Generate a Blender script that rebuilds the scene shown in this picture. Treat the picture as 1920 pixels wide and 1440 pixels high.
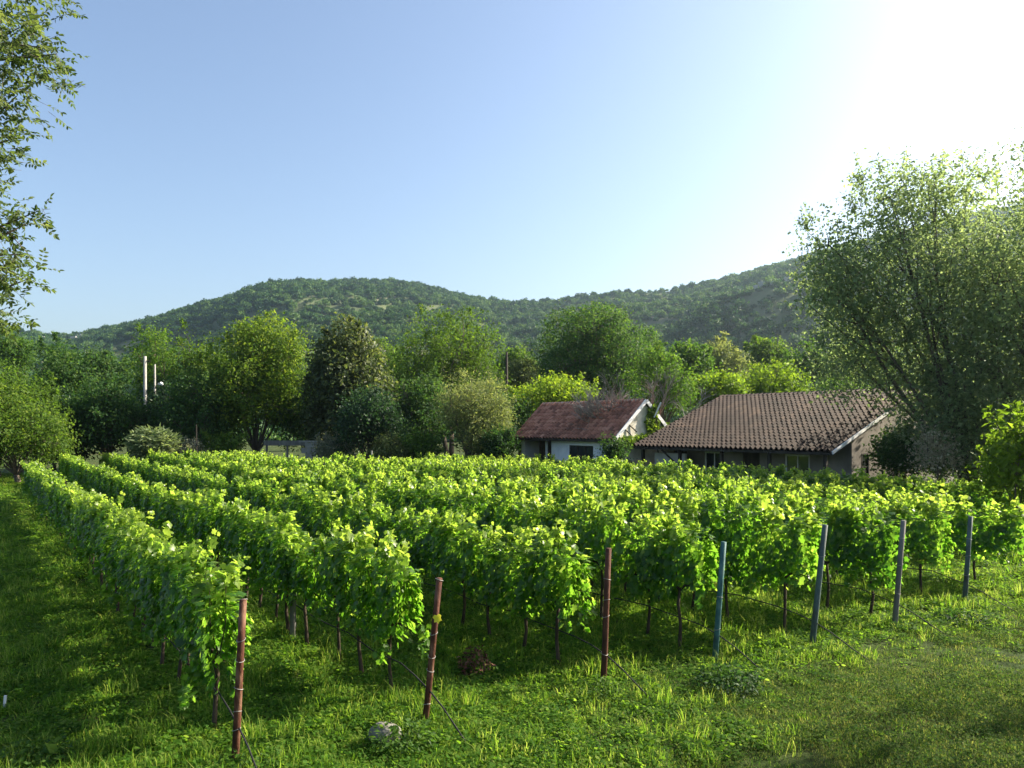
import bpy, math, random
import numpy as np
from mathutils import Vector, Matrix

for o in list(bpy.data.objects):
    bpy.data.objects.remove(o)
sc = bpy.context.scene
COL = sc.collection

# ------------------------------------------------------------------ camera
FPX = 1442.0          # focal length in photo pixels (photo 1920 wide)
CAMH = 3.3            # eye height above the vineyard
HZ = 800.0            # photo row of the horizon
cam = bpy.data.cameras.new('camera')
cam.sensor_width = 36.0
cam.lens = 36.0 * FPX / 1920.0
cam.shift_y = (HZ - 720.0) / 1920.0
cam.clip_start = 0.1
cam.clip_end = 12000
camo = bpy.data.objects.new('camera', cam)
COL.objects.link(camo)
camo.location = (0, 0, CAMH)
camo.rotation_euler = (math.radians(90), 0, 0)
sc.camera = camo

# ------------------------------------------------------------------ light
SUN_AZ = math.radians(70)     # to the right of the view direction
SUN_EL = math.radians(31)
world = bpy.data.worlds.new('World')
sc.world = world
world.use_nodes = True
wn = world.node_tree
wn.nodes.clear()
wout = wn.nodes.new('ShaderNodeOutputWorld')
wbg = wn.nodes.new('ShaderNodeBackground')
wsky = wn.nodes.new('ShaderNodeTexSky')
wsky.sky_type = 'NISHITA'
wsky.sun_disc = False
wsky.sun_elevation = SUN_EL
wsky.sun_rotation = SUN_AZ
wsky.altitude = 100
wsky.air_density = 1.0
wsky.dust_density = 2.5
wsky.ozone_density = 1.5
wbg.inputs['Strength'].default_value = 0.083
wn.links.new(wsky.outputs[0], wbg.inputs['Color'])
wn.links.new(wbg.outputs[0], wout.inputs['Surface'])

S = Vector((math.sin(SUN_AZ) * math.cos(SUN_EL), math.cos(SUN_AZ) * math.cos(SUN_EL), math.sin(SUN_EL)))
sun = bpy.data.lights.new('sun', 'SUN')
sun.energy = 5.0
sun.angle = math.radians(0.6)
sun.color = (1.0, 0.9, 0.72)
suno = bpy.data.objects.new('sun', sun)
COL.objects.link(suno)
suno.location = S * 60
suno.rotation_euler = (-S).to_track_quat('-Z', 'Y').to_euler()

sc.view_settings.view_transform = 'Standard'
sc.view_settings.look = 'None'
sc.view_settings.gamma = 1.0
sc.view_settings.use_curve_mapping = False
sc.view_settings.exposure = 1.58
sc.render.engine = 'CYCLES'
sc.cycles.max_bounces = 8
sc.cycles.diffuse_bounces = 4
sc.cycles.glossy_bounces = 2
sc.cycles.transmission_bounces = 4
sc.cycles.transparent_max_bounces = 4
sc.cycles.volume_bounces = 0
sc.cycles.use_denoising = True
sc.cycles.caustics_reflective = False
sc.cycles.caustics_refractive = False


# ------------------------------------------------------------------ helpers
def px(x, d):
    return (x - 960.0) / FPX * d


def pz(y, d):
    return CAMH + (HZ - y) / FPX * d


def gd(y):
    return CAMH * FPX / (y - HZ)


RX, RY = -0.574, 0.819        # direction along the vine rows, away from the camera
NX, NY = 0.819, 0.574         # across the rows


def os2(o, s):
    return (NX * o + RX * s, NY * o + RY * s)


def tag(o, label=None, cat=None, group=None, kind=None):
    if label: o['label'] = label
    if cat: o['category'] = cat
    if group: o['group'] = group
    if kind: o['kind'] = kind
    return o


def empty(name, loc=(0, 0, 0), rz=0.0, label=None, cat=None, group=None):
    o = bpy.data.objects.new(name, None)
    COL.objects.link(o)
    o.location = loc
    o.rotation_euler = (0, 0, rz)
    o.empty_display_size = 0.2
    return tag(o, label, cat, group)


def link_mesh(name, me, parent=None, mat=None, coll=None):
    o = bpy.data.objects.new(name, me)
    (coll or COL).objects.link(o)
    if parent is not None:
        o.parent = parent
    if mat is not None and not me.materials:
        me.materials.append(mat)
    return o


def np_mesh(name, V, F, attr=None, smooth=False, mat=None):
    """V (n,3); F list of arrays of equal-length faces"""
    me = bpy.data.meshes.new(name)
    V = np.asarray(V, dtype=np.float32)
    me.vertices.add(len(V))
    me.vertices.foreach_set('co', V.ravel())
    loops, starts, tot, off = [], [], [], 0
    for f in F:
        f = np.asarray(f, dtype=np.int32)
        if len(f) == 0: continue
        k = f.shape[1]
        loops.append(f.ravel())
        starts.append(off + np.arange(len(f), dtype=np.int32) * k)
        tot.append(np.full(len(f), k, dtype=np.int32))
        off += f.size
    loops = np.concatenate(loops); starts = np.concatenate(starts); tot = np.concatenate(tot)
    me.loops.add(len(loops))
    me.loops.foreach_set('vertex_index', loops)
    me.polygons.add(len(starts))
    me.polygons.foreach_set('loop_start', starts)
    me.polygons.foreach_set('loop_total', tot)
    me.update(calc_edges=True)
    me.validate()
    me.polygons.foreach_set('use_smooth', np.full(len(me.polygons), bool(smooth)))
    me.update()
    if attr is not None:
        a = me.attributes.new('v', 'FLOAT', 'POINT')
        a.data.foreach_set('value', np.asarray(attr, dtype=np.float32))
    if mat is not None:
        me.materials.append(mat)
    return me


class Geo:
    def __init__(s):
        s.v = []; s.q = []; s.t = []; s.n = 0

    def add(s, V, Q=(), T=()):
        V = [tuple(p) for p in V]
        b = s.n
        s.v += V
        s.n += len(V)
        s.q += [tuple(i + b for i in f) for f in Q]
        s.t += [tuple(i + b for i in f) for f in T]

    def box(s, x0, x1, y0, y1, z0, z1):
        V = [(x0, y0, z0), (x1, y0, z0), (x1, y1, z0), (x0, y1, z0), (x0, y0, z1), (x1, y0, z1), (x1, y1, z1), (x0, y1, z1)]
        s.add(V, [(0, 3, 2, 1), (4, 5, 6, 7), (0, 1, 5, 4), (1, 2, 6, 5), (2, 3, 7, 6), (3, 0, 4, 7)])

    def bar(s, a, b, w, h, up=(0, 0, 1)):
        a = Vector(a); b = Vector(b)
        d = (b - a).normalized()
        u = Vector(up)
        sd = d.cross(u).normalized() * (w / 2)
        uu = sd.cross(d).normalized() * (h / 2)
        V = [a - sd - uu, a + sd - uu, a + sd + uu, a - sd + uu, b - sd - uu, b + sd - uu, b + sd + uu, b - sd + uu]
        s.add(V, [(0, 1, 2, 3), (7, 6, 5, 4), (0, 4, 5, 1), (1, 5, 6, 2), (2, 6, 7, 3), (3, 7, 4, 0)])

    def tube(s, pts, rad, sides=6, cap=True):
        pts = [Vector(p) for p in pts]
        if not hasattr(rad, '__len__'): rad = [rad] * len(pts)
        b = s.n
        n = len(pts)
        ref = None
        for i, p in enumerate(pts):
            d = (pts[min(i + 1, n - 1)] - pts[max(i - 1, 0)])
            if d.length < 1e-9: d = Vector((0, 0, 1))
            d.normalize()
            if ref is None:
                ref = Vector((1, 0, 0)) if abs(d.x) < 0.8 else Vector((0, 1, 0))
            sd = d.cross(ref)
            if sd.length < 1e-5: sd = d.orthogonal()
            sd.normalize()
            up = sd.cross(d)
            ref = up.cross(sd) * 0 + ref
            for k in range(sides):
                a = 2 * math.pi * k / sides
                s.v.append(tuple(p + (sd * math.cos(a) + up * math.sin(a)) * rad[i]))
        s.n += n * sides
        for i in range(n - 1):
            for k in range(sides):
                k2 = (k + 1) % sides
                s.q.append((b + i * sides + k, b + i * sides + k2, b + (i + 1) * sides + k2, b + (i + 1) * sides + k))
        if cap:
            for i in (0, n - 1):
                c = s.n
                s.v.append(tuple(pts[i])); s.n += 1
                for k in range(sides):
                    k2 = (k + 1) % sides
                    tri = (c, b + i * sides + k2, b + i * sides + k)
                    s.t.append(tri if i == 0 else tri[::-1])

    def mesh(s, name, mat=None, smooth=False):
        F = []
        if s.q: F.append(np.array(s.q))
        if s.t: F.append(np.array(s.t))
        return np_mesh(name, np.array(s.v), F, smooth=smooth, mat=mat)

    def build(s, name, mat, parent=None, smooth=False):
        return link_mesh(name, s.mesh(name, mat, smooth), parent)


# ------------------------------------------------------------------ materials
def nodes_of(name):
    m = bpy.data.materials.new(name)
    m.use_nodes = True
    nt = m.node_tree
    nt.nodes.clear()
    out = nt.nodes.new('ShaderNodeOutputMaterial')
    return m, nt, out


def ramp(nt, fac, stops):
    r = nt.nodes.new('ShaderNodeValToRGB')
    el = r.color_ramp.elements
    while len(el) < len(stops): el.new(0.5)
    for e, (p, c) in zip(el, stops):
        e.position = p
        e.color = (*c, 1)
    nt.links.new(fac, r.inputs['Fac'])
    return r.outputs['Color']


def math_node(nt, op, a, b=None):
    n = nt.nodes.new('ShaderNodeMath')
    n.operation = op
    for i, v in enumerate((a, b)):
        if v is None: continue
        if hasattr(v, 'is_linked') or hasattr(v, 'links'): nt.links.new(v, n.inputs[i])
        else: n.inputs[i].default_value = v
    return n.outputs[0]


def leaf_mat(name, stops, tstops, trans=0.5, rough=0.55, spec=0.12, jitter=0.3):
    m, nt, out = nodes_of(name)
    at = nt.nodes.new('ShaderNodeAttribute'); at.attribute_name = 'v'
    oi = nt.nodes.new('ShaderNodeObjectInfo')
    r = math_node(nt, 'SUBTRACT', oi.outputs['Random'], 0.5)
    r = math_node(nt, 'MULTIPLY', r, jitter)
    f = math_node(nt, 'ADD', at.outputs['Fac'], r)
    c1 = ramp(nt, f, stops)
    c2 = ramp(nt, f, tstops)
    p = nt.nodes.new('ShaderNodeBsdfPrincipled')
    p.inputs['Roughness'].default_value = rough
    p.inputs['Specular IOR Level'].default_value = spec
    nt.links.new(c1, p.inputs['Base Color'])
    t = nt.nodes.new('ShaderNodeBsdfTranslucent')
    nt.links.new(c2, t.inputs['Color'])
    mx = nt.nodes.new('ShaderNodeMixShader')
    mx.inputs[0].default_value = trans
    nt.links.new(p.outputs[0], mx.inputs[1])
    nt.links.new(t.outputs[0], mx.inputs[2])
    nt.links.new(mx.outputs[0], out.inputs['Surface'])
    return m


def noise_mat(name, stops, scale=4.0, detail=6.0, rough=0.85, bump=0.2, bscale=None, spec=0.2, stretch=None, rnd=0.0, bdist=0.02, distort=0.0, metallic=0.0):
    m, nt, out = nodes_of(name)
    tc = nt.nodes.new('ShaderNodeTexCoord')
    co = tc.outputs['Object']
    if stretch:
        mp = nt.nodes.new('ShaderNodeMapping')
        mp.inputs['Scale'].default_value = stretch
        nt.links.new(co, mp.inputs['Vector'])
        co = mp.outputs[0]
    n = nt.nodes.new('ShaderNodeTexNoise')
    n.inputs['Scale'].default_value = scale
    n.inputs['Detail'].default_value = detail
    n.inputs['Distortion'].default_value = distort
    nt.links.new(co, n.inputs['Vector'])
    f = n.outputs['Fac']
    if rnd:
        oi = nt.nodes.new('ShaderNodeObjectInfo')
        at = nt.nodes.new('ShaderNodeAttribute'); at.attribute_name = 'v'
        r = math_node(nt, 'ADD', oi.outputs['Random'], at.outputs['Fac'])
        r = math_node(nt, 'FRACT', r)
        r = math_node(nt, 'SUBTRACT', r, 0.5)
        r = math_node(nt, 'MULTIPLY', r, rnd)
        f = math_node(nt, 'ADD', f, r)
    c = ramp(nt, f, stops)
    p = nt.nodes.new('ShaderNodeBsdfPrincipled')
    p.inputs['Roughness'].default_value = rough
    p.inputs['Specular IOR Level'].default_value = spec
    p.inputs['Metallic'].default_value = metallic
    nt.links.new(c, p.inputs['Base Color'])
    if bump:
        n2 = nt.nodes.new('ShaderNodeTexNoise')
        n2.inputs['Scale'].default_value = bscale or scale * 5
        n2.inputs['Detail'].default_value = 5
        nt.links.new(co, n2.inputs['Vector'])
        b = nt.nodes.new('ShaderNodeBump')
        b.inputs['Strength'].default_value = bump
        b.inputs['Distance'].default_value = bdist
        nt.links.new(n2.outputs['Fac'], b.inputs['Height'])
        nt.links.new(b.outputs[0], p.inputs['Normal'])
    nt.links.new(p.outputs[0], out.inputs['Surface'])
    return m


def pal(base, tip, tb=2.6):
    """ramp stops for a leaf: dark, mid, light tones of a base colour towards a tip colour"""
    b = np.array(base); t = np.array(tip)
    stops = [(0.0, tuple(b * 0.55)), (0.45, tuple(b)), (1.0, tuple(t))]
    def tr(c):
        c = np.array(c)
        return tuple(np.clip(c * np.array([tb * 1.02, tb, tb * 0.5]), 0, 0.85))
    tst = [(p, tr(c)) for p, c in stops]
    return stops, tst


M = {}
def LM(key, base, tip, **k):
    tb = k.pop('tb', 2.6)
    a, b = pal(base, tip, tb)
    M[key] = leaf_mat('leaf_' + key, a, b, **k)

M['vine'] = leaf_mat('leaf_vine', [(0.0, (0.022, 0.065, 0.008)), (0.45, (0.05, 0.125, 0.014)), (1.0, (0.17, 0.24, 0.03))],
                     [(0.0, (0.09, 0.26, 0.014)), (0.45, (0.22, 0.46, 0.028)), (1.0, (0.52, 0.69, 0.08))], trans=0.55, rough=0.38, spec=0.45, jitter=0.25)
LM('yellow', (0.062, 0.118, 0.018), (0.145, 0.19, 0.03), trans=0.42)
LM('lime', (0.10, 0.17, 0.018), (0.2, 0.26, 0.03), trans=0.45)
LM('mid', (0.05, 0.11, 0.018), (0.12, 0.18, 0.03), trans=0.4)
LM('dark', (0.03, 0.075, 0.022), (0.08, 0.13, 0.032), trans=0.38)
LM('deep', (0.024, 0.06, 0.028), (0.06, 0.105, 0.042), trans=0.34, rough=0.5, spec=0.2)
LM('gloss', (0.05, 0.075, 0.03), (0.17, 0.19, 0.07), trans=0.35, rough=0.5, spec=0.25)
LM('olive', (0.10, 0.135, 0.055), (0.22, 0.24, 0.11), trans=0.35)
LM('grey', (0.14, 0.155, 0.11), (0.3, 0.3, 0.24), trans=0.25)
LM('reed', (0.13, 0.18, 0.10), (0.27, 0.31, 0.2), trans=0.35)
LM('walnut', (0.055, 0.09, 0.03), (0.13, 0.165, 0.065), trans=0.36, rough=0.5)
LM('veil_tint', (0.12, 0.17, 0.105), (0.2, 0.25, 0.155), trans=0.52)  # leaf colour paled and greyed to carry the glare veil
LM('pale', (0.32, 0.29, 0.22), (0.5, 0.46, 0.36), trans=0.25)
LM('rust', (0.12, 0.06, 0.03), (0.22, 0.12, 0.06), trans=0.25)
M['grass'] = leaf_mat('leaf_grass', [(0.0, (0.03, 0.085, 0.009)), (0.45, (0.07, 0.155, 0.017)), (1.0, (0.22, 0.27, 0.055))],
                      [(0.0, (0.11, 0.26, 0.012)), (0.45, (0.27, 0.47, 0.03)), (1.0, (0.56, 0.64, 0.11))], trans=0.5, rough=0.7, spec=0.12, jitter=0.5)
LM('lawn', (0.05, 0.105, 0.022), (0.16, 0.175, 0.065), tb=2.6, trans=0.4, rough=0.85, spec=0.06, jitter=0.6)
LM('forest', (0.03, 0.085, 0.024), (0.10, 0.165, 0.05), tb=2.0, trans=0.25, jitter=1.3)

M['bark'] = noise_mat('bark', [(0.3, (0.05, 0.04, 0.03)), (0.7, (0.16, 0.13, 0.10))], 6, stretch=(1, 1, 0.25), bump=0.6)
M['grey_bark'] = noise_mat('grey_bark', [(0.3, (0.16, 0.14, 0.13)), (0.7, (0.34, 0.31, 0.29))], 6, bump=0.4)
M['vine_wood'] = noise_mat('vine_wood', [(0.3, (0.03, 0.022, 0.016)), (0.7, (0.09, 0.065, 0.045))], 18, stretch=(1, 1, 0.2), bump=0.7)
M['rust'] = noise_mat('rusty_steel', [(0.3, (0.022, 0.011, 0.009)), (0.48, (0.085, 0.03, 0.017)), (0.66, (0.2, 0.11, 0.07))], 11, detail=10, rough=0.8, bump=0.4, stretch=(1, 1, 0.35))
M['brown_post'] = noise_mat('brown_post', [(0.25, (0.035, 0.018, 0.012)), (0.55, (0.10, 0.04, 0.025)), (0.8, (0.16, 0.09, 0.06))], 8, rough=0.8, bump=0.4, stretch=(1, 1, 0.3))
M['teal_post'] = noise_mat('teal_paint', [(0.25, (0.03, 0.05, 0.05)), (0.5, (0.045, 0.125, 0.125)), (0.72, (0.13, 0.2, 0.18))], 11, detail=10, rough=0.6, bump=0.3, stretch=(1, 1, 0.4))
M['slate_post'] = noise_mat('slate_paint', [(0.25, (0.06, 0.05, 0.04)), (0.5, (0.075, 0.11, 0.11)), (0.8, (0.16, 0.21, 0.2))], 7, rough=0.65, bump=0.3, stretch=(1, 1, 0.4))
M['grey_post'] = noise_mat('grey_wood', [(0.25, (0.09, 0.085, 0.08)), (0.75, (0.23, 0.22, 0.2))], 7, rough=0.85, bump=0.4, stretch=(1, 1, 0.2))
M['wire'] = noise_mat('galvanised_wire', [(0.3, (0.2, 0.19, 0.18)), (0.7, (0.42, 0.4, 0.37))], 30, rough=0.45, bump=0, spec=0.5)
M['hose'] = noise_mat('black_hose', [(0.3, (0.012, 0.012, 0.012)), (0.7, (0.03, 0.03, 0.03))], 30, rough=0.6, bump=0)
M['white_wall'] = noise_mat('white_plaster', [(0.25, (0.52, 0.55, 0.6)), (0.7, (0.78, 0.8, 0.82))], 1.5, rough=0.9, bump=0.15)
M['cream'] = noise_mat('cream_plaster', [(0.3, (0.58, 0.53, 0.42)), (0.7, (0.82, 0.78, 0.66))], 3, rough=0.9, bump=0.3, bdist=0.03)
M['shaded_grey_wall'] = noise_mat('shaded_grey_plaster', [(0.3, (0.13, 0.115, 0.10)), (0.7, (0.25, 0.225, 0.20))], 1.2, rough=0.9, bump=0.2)  # grey plaster, darkened to stand in for tree shade on the end wall
M['pale_wall'] = noise_mat('pale_plaster', [(0.3, (0.38, 0.36, 0.34)), (0.7, (0.55, 0.53, 0.5))], 1.2, rough=0.9, bump=0.2)
M['white_paint'] = noise_mat('white_paint', [(0.3, (0.62, 0.62, 0.62)), (0.7, (0.82, 0.82, 0.82))], 5, rough=0.6, bump=0.05)
M['dark_wood'] = noise_mat('dark_wood', [(0.3, (0.02, 0.017, 0.015)), (0.7, (0.06, 0.05, 0.042))], 6, stretch=(1, 1, 0.2), bump=0.3)
M['brown_wood'] = noise_mat('brown_wood', [(0.3, (0.06, 0.04, 0.028)), (0.7, (0.14, 0.10, 0.075))], 6, stretch=(1, 1, 0.2), bump=0.3)
M['red_tile'] = noise_mat('red_clay_tile', [(0.15, (0.11, 0.055, 0.042)), (0.45, (0.38, 0.17, 0.115)), (0.8, (0.56, 0.31, 0.22))], 0.9, rough=0.85, bump=0.2, rnd=0.4)
M['brown_tile'] = noise_mat('brown_clay_tile', [(0.15, (0.022, 0.016, 0.014)), (0.5, (0.054, 0.036, 0.03)), (0.85, (0.12, 0.078, 0.058))], 0.5, rough=0.8, bump=0.2, rnd=0.28)
M['ridge_tile'] = noise_mat('pale_ridge_tile', [(0.2, (0.2, 0.12, 0.09)), (0.7, (0.5, 0.38, 0.3))], 4, rough=0.85, bump=0.2, rnd=0.5)
M['stone'] = noise_mat('field_stone', [(0.3, (0.10, 0.095, 0.08)), (0.7, (0.26, 0.25, 0.22))], 6, rough=0.9, bump=0.5, bdist=0.03)
M['concrete'] = noise_mat('concrete', [(0.3, (0.2, 0.195, 0.185)), (0.7, (0.36, 0.35, 0.33))], 2, rough=0.9, bump=0.2)
M['pole_pale'] = noise_mat('pale_concrete_pole', [(0.3, (0.26, 0.25, 0.23)), (0.7, (0.42, 0.4, 0.37))], 3, rough=0.85, bump=0.1)
M['rock'] = noise_mat('limestone', [(0.3, (0.25, 0.25, 0.24)), (0.7, (0.5, 0.49, 0.47))], 0.6, rough=0.95, bump=0.5, bdist=0.3)


def glass_mat():
    m, nt, out = nodes_of('window_glass')
    p = nt.nodes.new('ShaderNodeBsdfPrincipled')
    p.inputs['Base Color'].default_value = (0.03, 0.035, 0.035, 1)
    p.inputs['Roughness'].default_value = 0.06
    p.inputs['Specular IOR Level'].default_value = 0.8
    n = nt.nodes.new('ShaderNodeTexNoise'); n.inputs['Scale'].default_value = 2.5
    b = nt.nodes.new('ShaderNodeBump'); b.inputs['Strength'].default_value = 0.05
    nt.links.new(n.outputs['Fac'], b.inputs['Height'])
    nt.links.new(b.outputs[0], p.inputs['Normal'])
    nt.links.new(p.outputs[0], out.inputs['Surface'])
    return m
M['glass'] = glass_mat()


def ground_mat():
    m, nt, out = nodes_of('grassy_soil')
    tc = nt.nodes.new('ShaderNodeTexCoord')
    n1 = nt.nodes.new('ShaderNodeTexNoise'); n1.inputs['Scale'].default_value = 0.35; n1.inputs['Detail'].default_value = 8
    n2 = nt.nodes.new('ShaderNodeTexNoise'); n2.inputs['Scale'].default_value = 9; n2.inputs['Detail'].default_value = 8
    for n in (n1, n2): nt.links.new(tc.outputs['Object'], n.inputs['Vector'])
    c1 = ramp(nt, n1.outputs['Fac'], [(0.35, (0.035, 0.06, 0.014)), (0.55, (0.055, 0.075, 0.02)), (0.75, (0.09, 0.075, 0.035))])
    c2 = ramp(nt, n2.outputs['Fac'], [(0.3, (0.5, 0.5, 0.5)), (0.7, (1.3, 1.3, 1.3))])
    mx = nt.nodes.new('ShaderNodeMix'); mx.data_type = 'RGBA'; mx.blend_type = 'MULTIPLY'
    mx.inputs['Factor'].default_value = 1
    nt.links.new(c1, mx.inputs[6]); nt.links.new(c2, mx.inputs[7])
    p = nt.nodes.new('ShaderNodeBsdfPrincipled')
    p.inputs['Roughness'].default_value = 0.95
    p.inputs['Specular IOR Level'].default_value = 0.1
    nt.links.new(mx.outputs[2], p.inputs['Base Color'])
    b = nt.nodes.new('ShaderNodeBump'); b.inputs['Strength'].default_value = 0.6; b.inputs['Distance'].default_value = 0.05
    nt.links.new(n2.outputs['Fac'], b.inputs['Height'])
    nt.links.new(b.outputs[0], p.inputs['Normal'])
    nt.links.new(p.outputs[0], out.inputs['Surface'])
    return m
M['ground'] = ground_mat()
M['hill'] = noise_mat('scrubby_hillside', [(0.3, (0.05, 0.075, 0.028)), (0.5, (0.10, 0.12, 0.05)), (0.72, (0.17, 0.165, 0.115))], 0.02, detail=10, rough=0.95, bump=0.5, bscale=0.3, bdist=1.0)


# ------------------------------------------------------------------ leaf geometry
T_DIAMOND = (np.array([(0, 0, 0), (0.3, 0.45, 0.07), (0, 1, -0.05), (-0.3, 0.45, 0.07)], float), [np.array([(0, 1, 2), (0, 2, 3)])])
T_LANCE = (np.array([(0, 0, 0), (0.17, 0.3, 0.05), (0.15, 0.65, 0.03), (0, 1, -0.08), (-0.15, 0.65, 0.03), (-0.17, 0.3, 0.05)], float),
           [np.array([(0, 1, 2), (0, 2, 3), (0, 3, 4), (0, 4, 5)])])
_vl = [(0, 0), (.26, -.13), (.5, .12), (.36, .36), (.45, .68), (.15, .70), (0, 1.0), (-.15, .70), (-.45, .68), (-.36, .36), (-.5, .12), (-.26, -.13)]
_vv = [(0, .34, 0.05)] + [(x, y, -0.16 * (abs(x) ** 1.5) - 0.12 * max(0, y - .4) ** 2) for x, y in _vl]
T_VINE = (np.array(_vv, float), [np.array([(0, i + 1, (i + 1) % 12 + 1) for i in range(12)])])
T_VINE_FAR = (np.array([(0, -.05, 0.03), (.48, .2, -.05), (.36, .72, -.06), (0, 1, -.05), (-.36, .72, -.06), (-.48, .2, -.05)], float),
              [np.array([(0, 1, 2), (0, 2, 3), (0, 3, 4), (0, 4, 5)])])


def unit(a):
    return a / np.maximum(np.linalg.norm(a, axis=-1, keepdims=True), 1e-9)


def leaves_np(P, N, T, Sz, tmpl, v):
    """arrays of leaf vertices, faces, attribute"""
    N = unit(N)
    T = unit(T - N * np.sum(T * N, axis=1, keepdims=True))
    B = np.cross(T, N)
    tv, tf = tmpl
    k = len(tv)
    V = P[:, None, :] + Sz[:, None, None] * (tv[None, :, 0:1] * B[:, None, :] + tv[None, :, 1:2] * T[:, None, :] + tv[None, :, 2:3] * N[:, None, :])
    base = (np.arange(len(P)) * k)[:, None, None]
    F = [(f[None] + base).reshape(-1, f.shape[1]) for f in tf]
    return V.reshape(-1, 3), F, np.repeat(v, k)


def leaf_mesh(name, P, N, T, Sz, tmpl, v, mat):
    V, F, a = leaves_np(P, N, T, Sz, tmpl, v)
    return np_mesh(name, V, F, attr=a, mat=mat, smooth=tmpl is T_VINE or tmpl is T_VINE_FAR)


# ------------------------------------------------------------------ scatter by geometry nodes (for stuff only)
def scatter(name, P, R, Sc, idx, protos, label, cat):
    me = bpy.data.meshes.new(name)
    n = len(P)
    me.vertices.add(n)
    me.vertices.foreach_set('co', np.asarray(P, np.float32).ravel())
    a = me.attributes.new('rot', 'FLOAT_VECTOR', 'POINT'); a.data.foreach_set('vector', np.asarray(R, np.float32).ravel())
    a = me.attributes.new('scl', 'FLOAT_VECTOR', 'POINT'); a.data.foreach_set('vector', np.asarray(Sc, np.float32).ravel())
    a = me.attributes.new('idx', 'INT', 'POINT'); a.data.foreach_set('value', np.asarray(idx, np.int32))
    o = link_mesh(name, me)
    coll = bpy.data.collections.new(name + '_kinds')
    for p in protos:
        coll.objects.link(p)
    ng = bpy.data.node_groups.new(name + '_scatter', 'GeometryNodeTree')
    ng.interface.new_socket('Geometry', in_out='INPUT', socket_type='NodeSocketGeometry')
    ng.interface.new_socket('Geometry', in_out='OUTPUT', socket_type='NodeSocketGeometry')
    gi = ng.nodes.new('NodeGroupInput'); go = ng.nodes.new('NodeGroupOutput')
    ip = ng.nodes.new('GeometryNodeInstanceOnPoints')
    ci = ng.nodes.new('GeometryNodeCollectionInfo')
    ci.inputs['Collection'].default_value = coll
    ci.inputs['Separate Children'].default_value = True
    ci.inputs['Reset Children'].default_value = True
    def at(nm, t):
        q = ng.nodes.new('GeometryNodeInputNamedAttribute')
        q.data_type = t
        q.inputs['Name'].default_value = nm
        return next(s for s in q.outputs if s.enabled and s.name == 'Attribute')
    ng.links.new(gi.outputs[0], ip.inputs['Points'])
    ng.links.new(ci.outputs[0], ip.inputs['Instance'])
    ip.inputs['Pick Instance'].default_value = True
    ng.links.new(at('idx', 'INT'), ip.inputs['Instance Index'])
    e2r = ng.nodes.new('FunctionNodeEulerToRotation')
    ng.links.new(at('rot', 'FLOAT_VECTOR'), e2r.inputs[0])
    ng.links.new(e2r.outputs[0], ip.inputs['Rotation'])
    ng.links.new(at('scl', 'FLOAT_VECTOR'), ip.inputs['Scale'])
    ng.links.new(ip.outputs[0], go.inputs[0])
    md = o.modifiers.new('scatter', 'NODES')
    md.node_group = ng
    return tag(o, label, cat, kind='stuff')


def proto(name, me):
    return bpy.data.objects.new(name, me)


# ------------------------------------------------------------------ ground
def vnoise(x, y, seed=0):
    """cheap smooth value noise, numpy"""
    xi = np.floor(x).astype(np.int64); yi = np.floor(y).astype(np.int64)
    xf = x - xi; yf = y - yi
    def h(a, b):
        n = (a * 374761393 + b * 668265263 + seed * 974711) & 0xffffffff
        n = ((n ^ (n >> 13)) * 1274126177) & 0xffffffff
        return ((n ^ (n >> 16)) & 0xffff) / 65535.0
    u = xf * xf * (3 - 2 * xf); w = yf * yf * (3 - 2 * yf)
    return (h(xi, yi) * (1 - u) + h(xi + 1, yi) * u) * (1 - w) + (h(xi, yi + 1) * (1 - u) + h(xi + 1, yi + 1) * u) * w


def fbm(x, y, seed=0, o=4):
    t = 0; a = 0.5
    for k in range(o):
        t = t + a * vnoise(x * 2 ** k, y * 2 ** k, seed + k); a *= 0.5
    return t / (1 - 0.5 ** o)


def make_ground():
    # one sheet, fine near the camera, out to the far plain
    rs = np.concatenate([[0.01], np.linspace(1.5, 60, 90), np.geomspace(62, 1650, 30)])
    az = np.linspace(0, 2 * np.pi, 121)[:-1]
    Rr, A = np.meshgrid(rs, az, indexing='ij')
    X = Rr * np.sin(A); Y = Rr * np.cos(A)
    Z = (fbm(X * 0.6, Y * 0.6, 3) - 0.5) * 0.06 * np.clip((60 - Rr) / 20, 0, 1) - 0.03
    V = np.stack([X, Y, Z], -1).reshape(-1, 3)
    n, m = Rr.shape
    i, j = np.meshgrid(np.arange(n - 1), np.arange(m), indexing='ij')
    j2 = (j + 1) % m
    F = np.stack([i * m + j, (i + 1) * m + j, (i + 1) * m + j2, i * m + j2], -1).reshape(-1, 4)
    me = np_mesh('ground', V, [F], smooth=True, mat=M['ground'])
    tag(link_mesh('ground', me), 'grassy ground of the vineyard and valley floor', 'ground', kind='structure')
make_ground()

# ------------------------------------------------------------------ hills
RIDGE = [(-900, 560), (-600, 590), (-250, 600), (-60, 606), (20, 612), (70, 618), (110, 624), (200, 612), (300, 588), (400, 558), (480, 534), (540, 525), (620, 525), (690, 520),
         (730, 520), (800, 534), (870, 553), (940, 564), (1000, 564), (1050, 556), (1120, 549), (1200, 543), (1260, 538), (1320, 528), (1400, 509),
         (1480, 488), (1560, 464), (1650, 442), (1750, 418), (1850, 395), (1950, 380), (2150, 350), (2500, 330), (3200, 320), (5000, 380)]
_rx = np.array([p[0] for p in RIDGE], float); _ry = np.array([p[1] for p in RIDGE], float)


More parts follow.
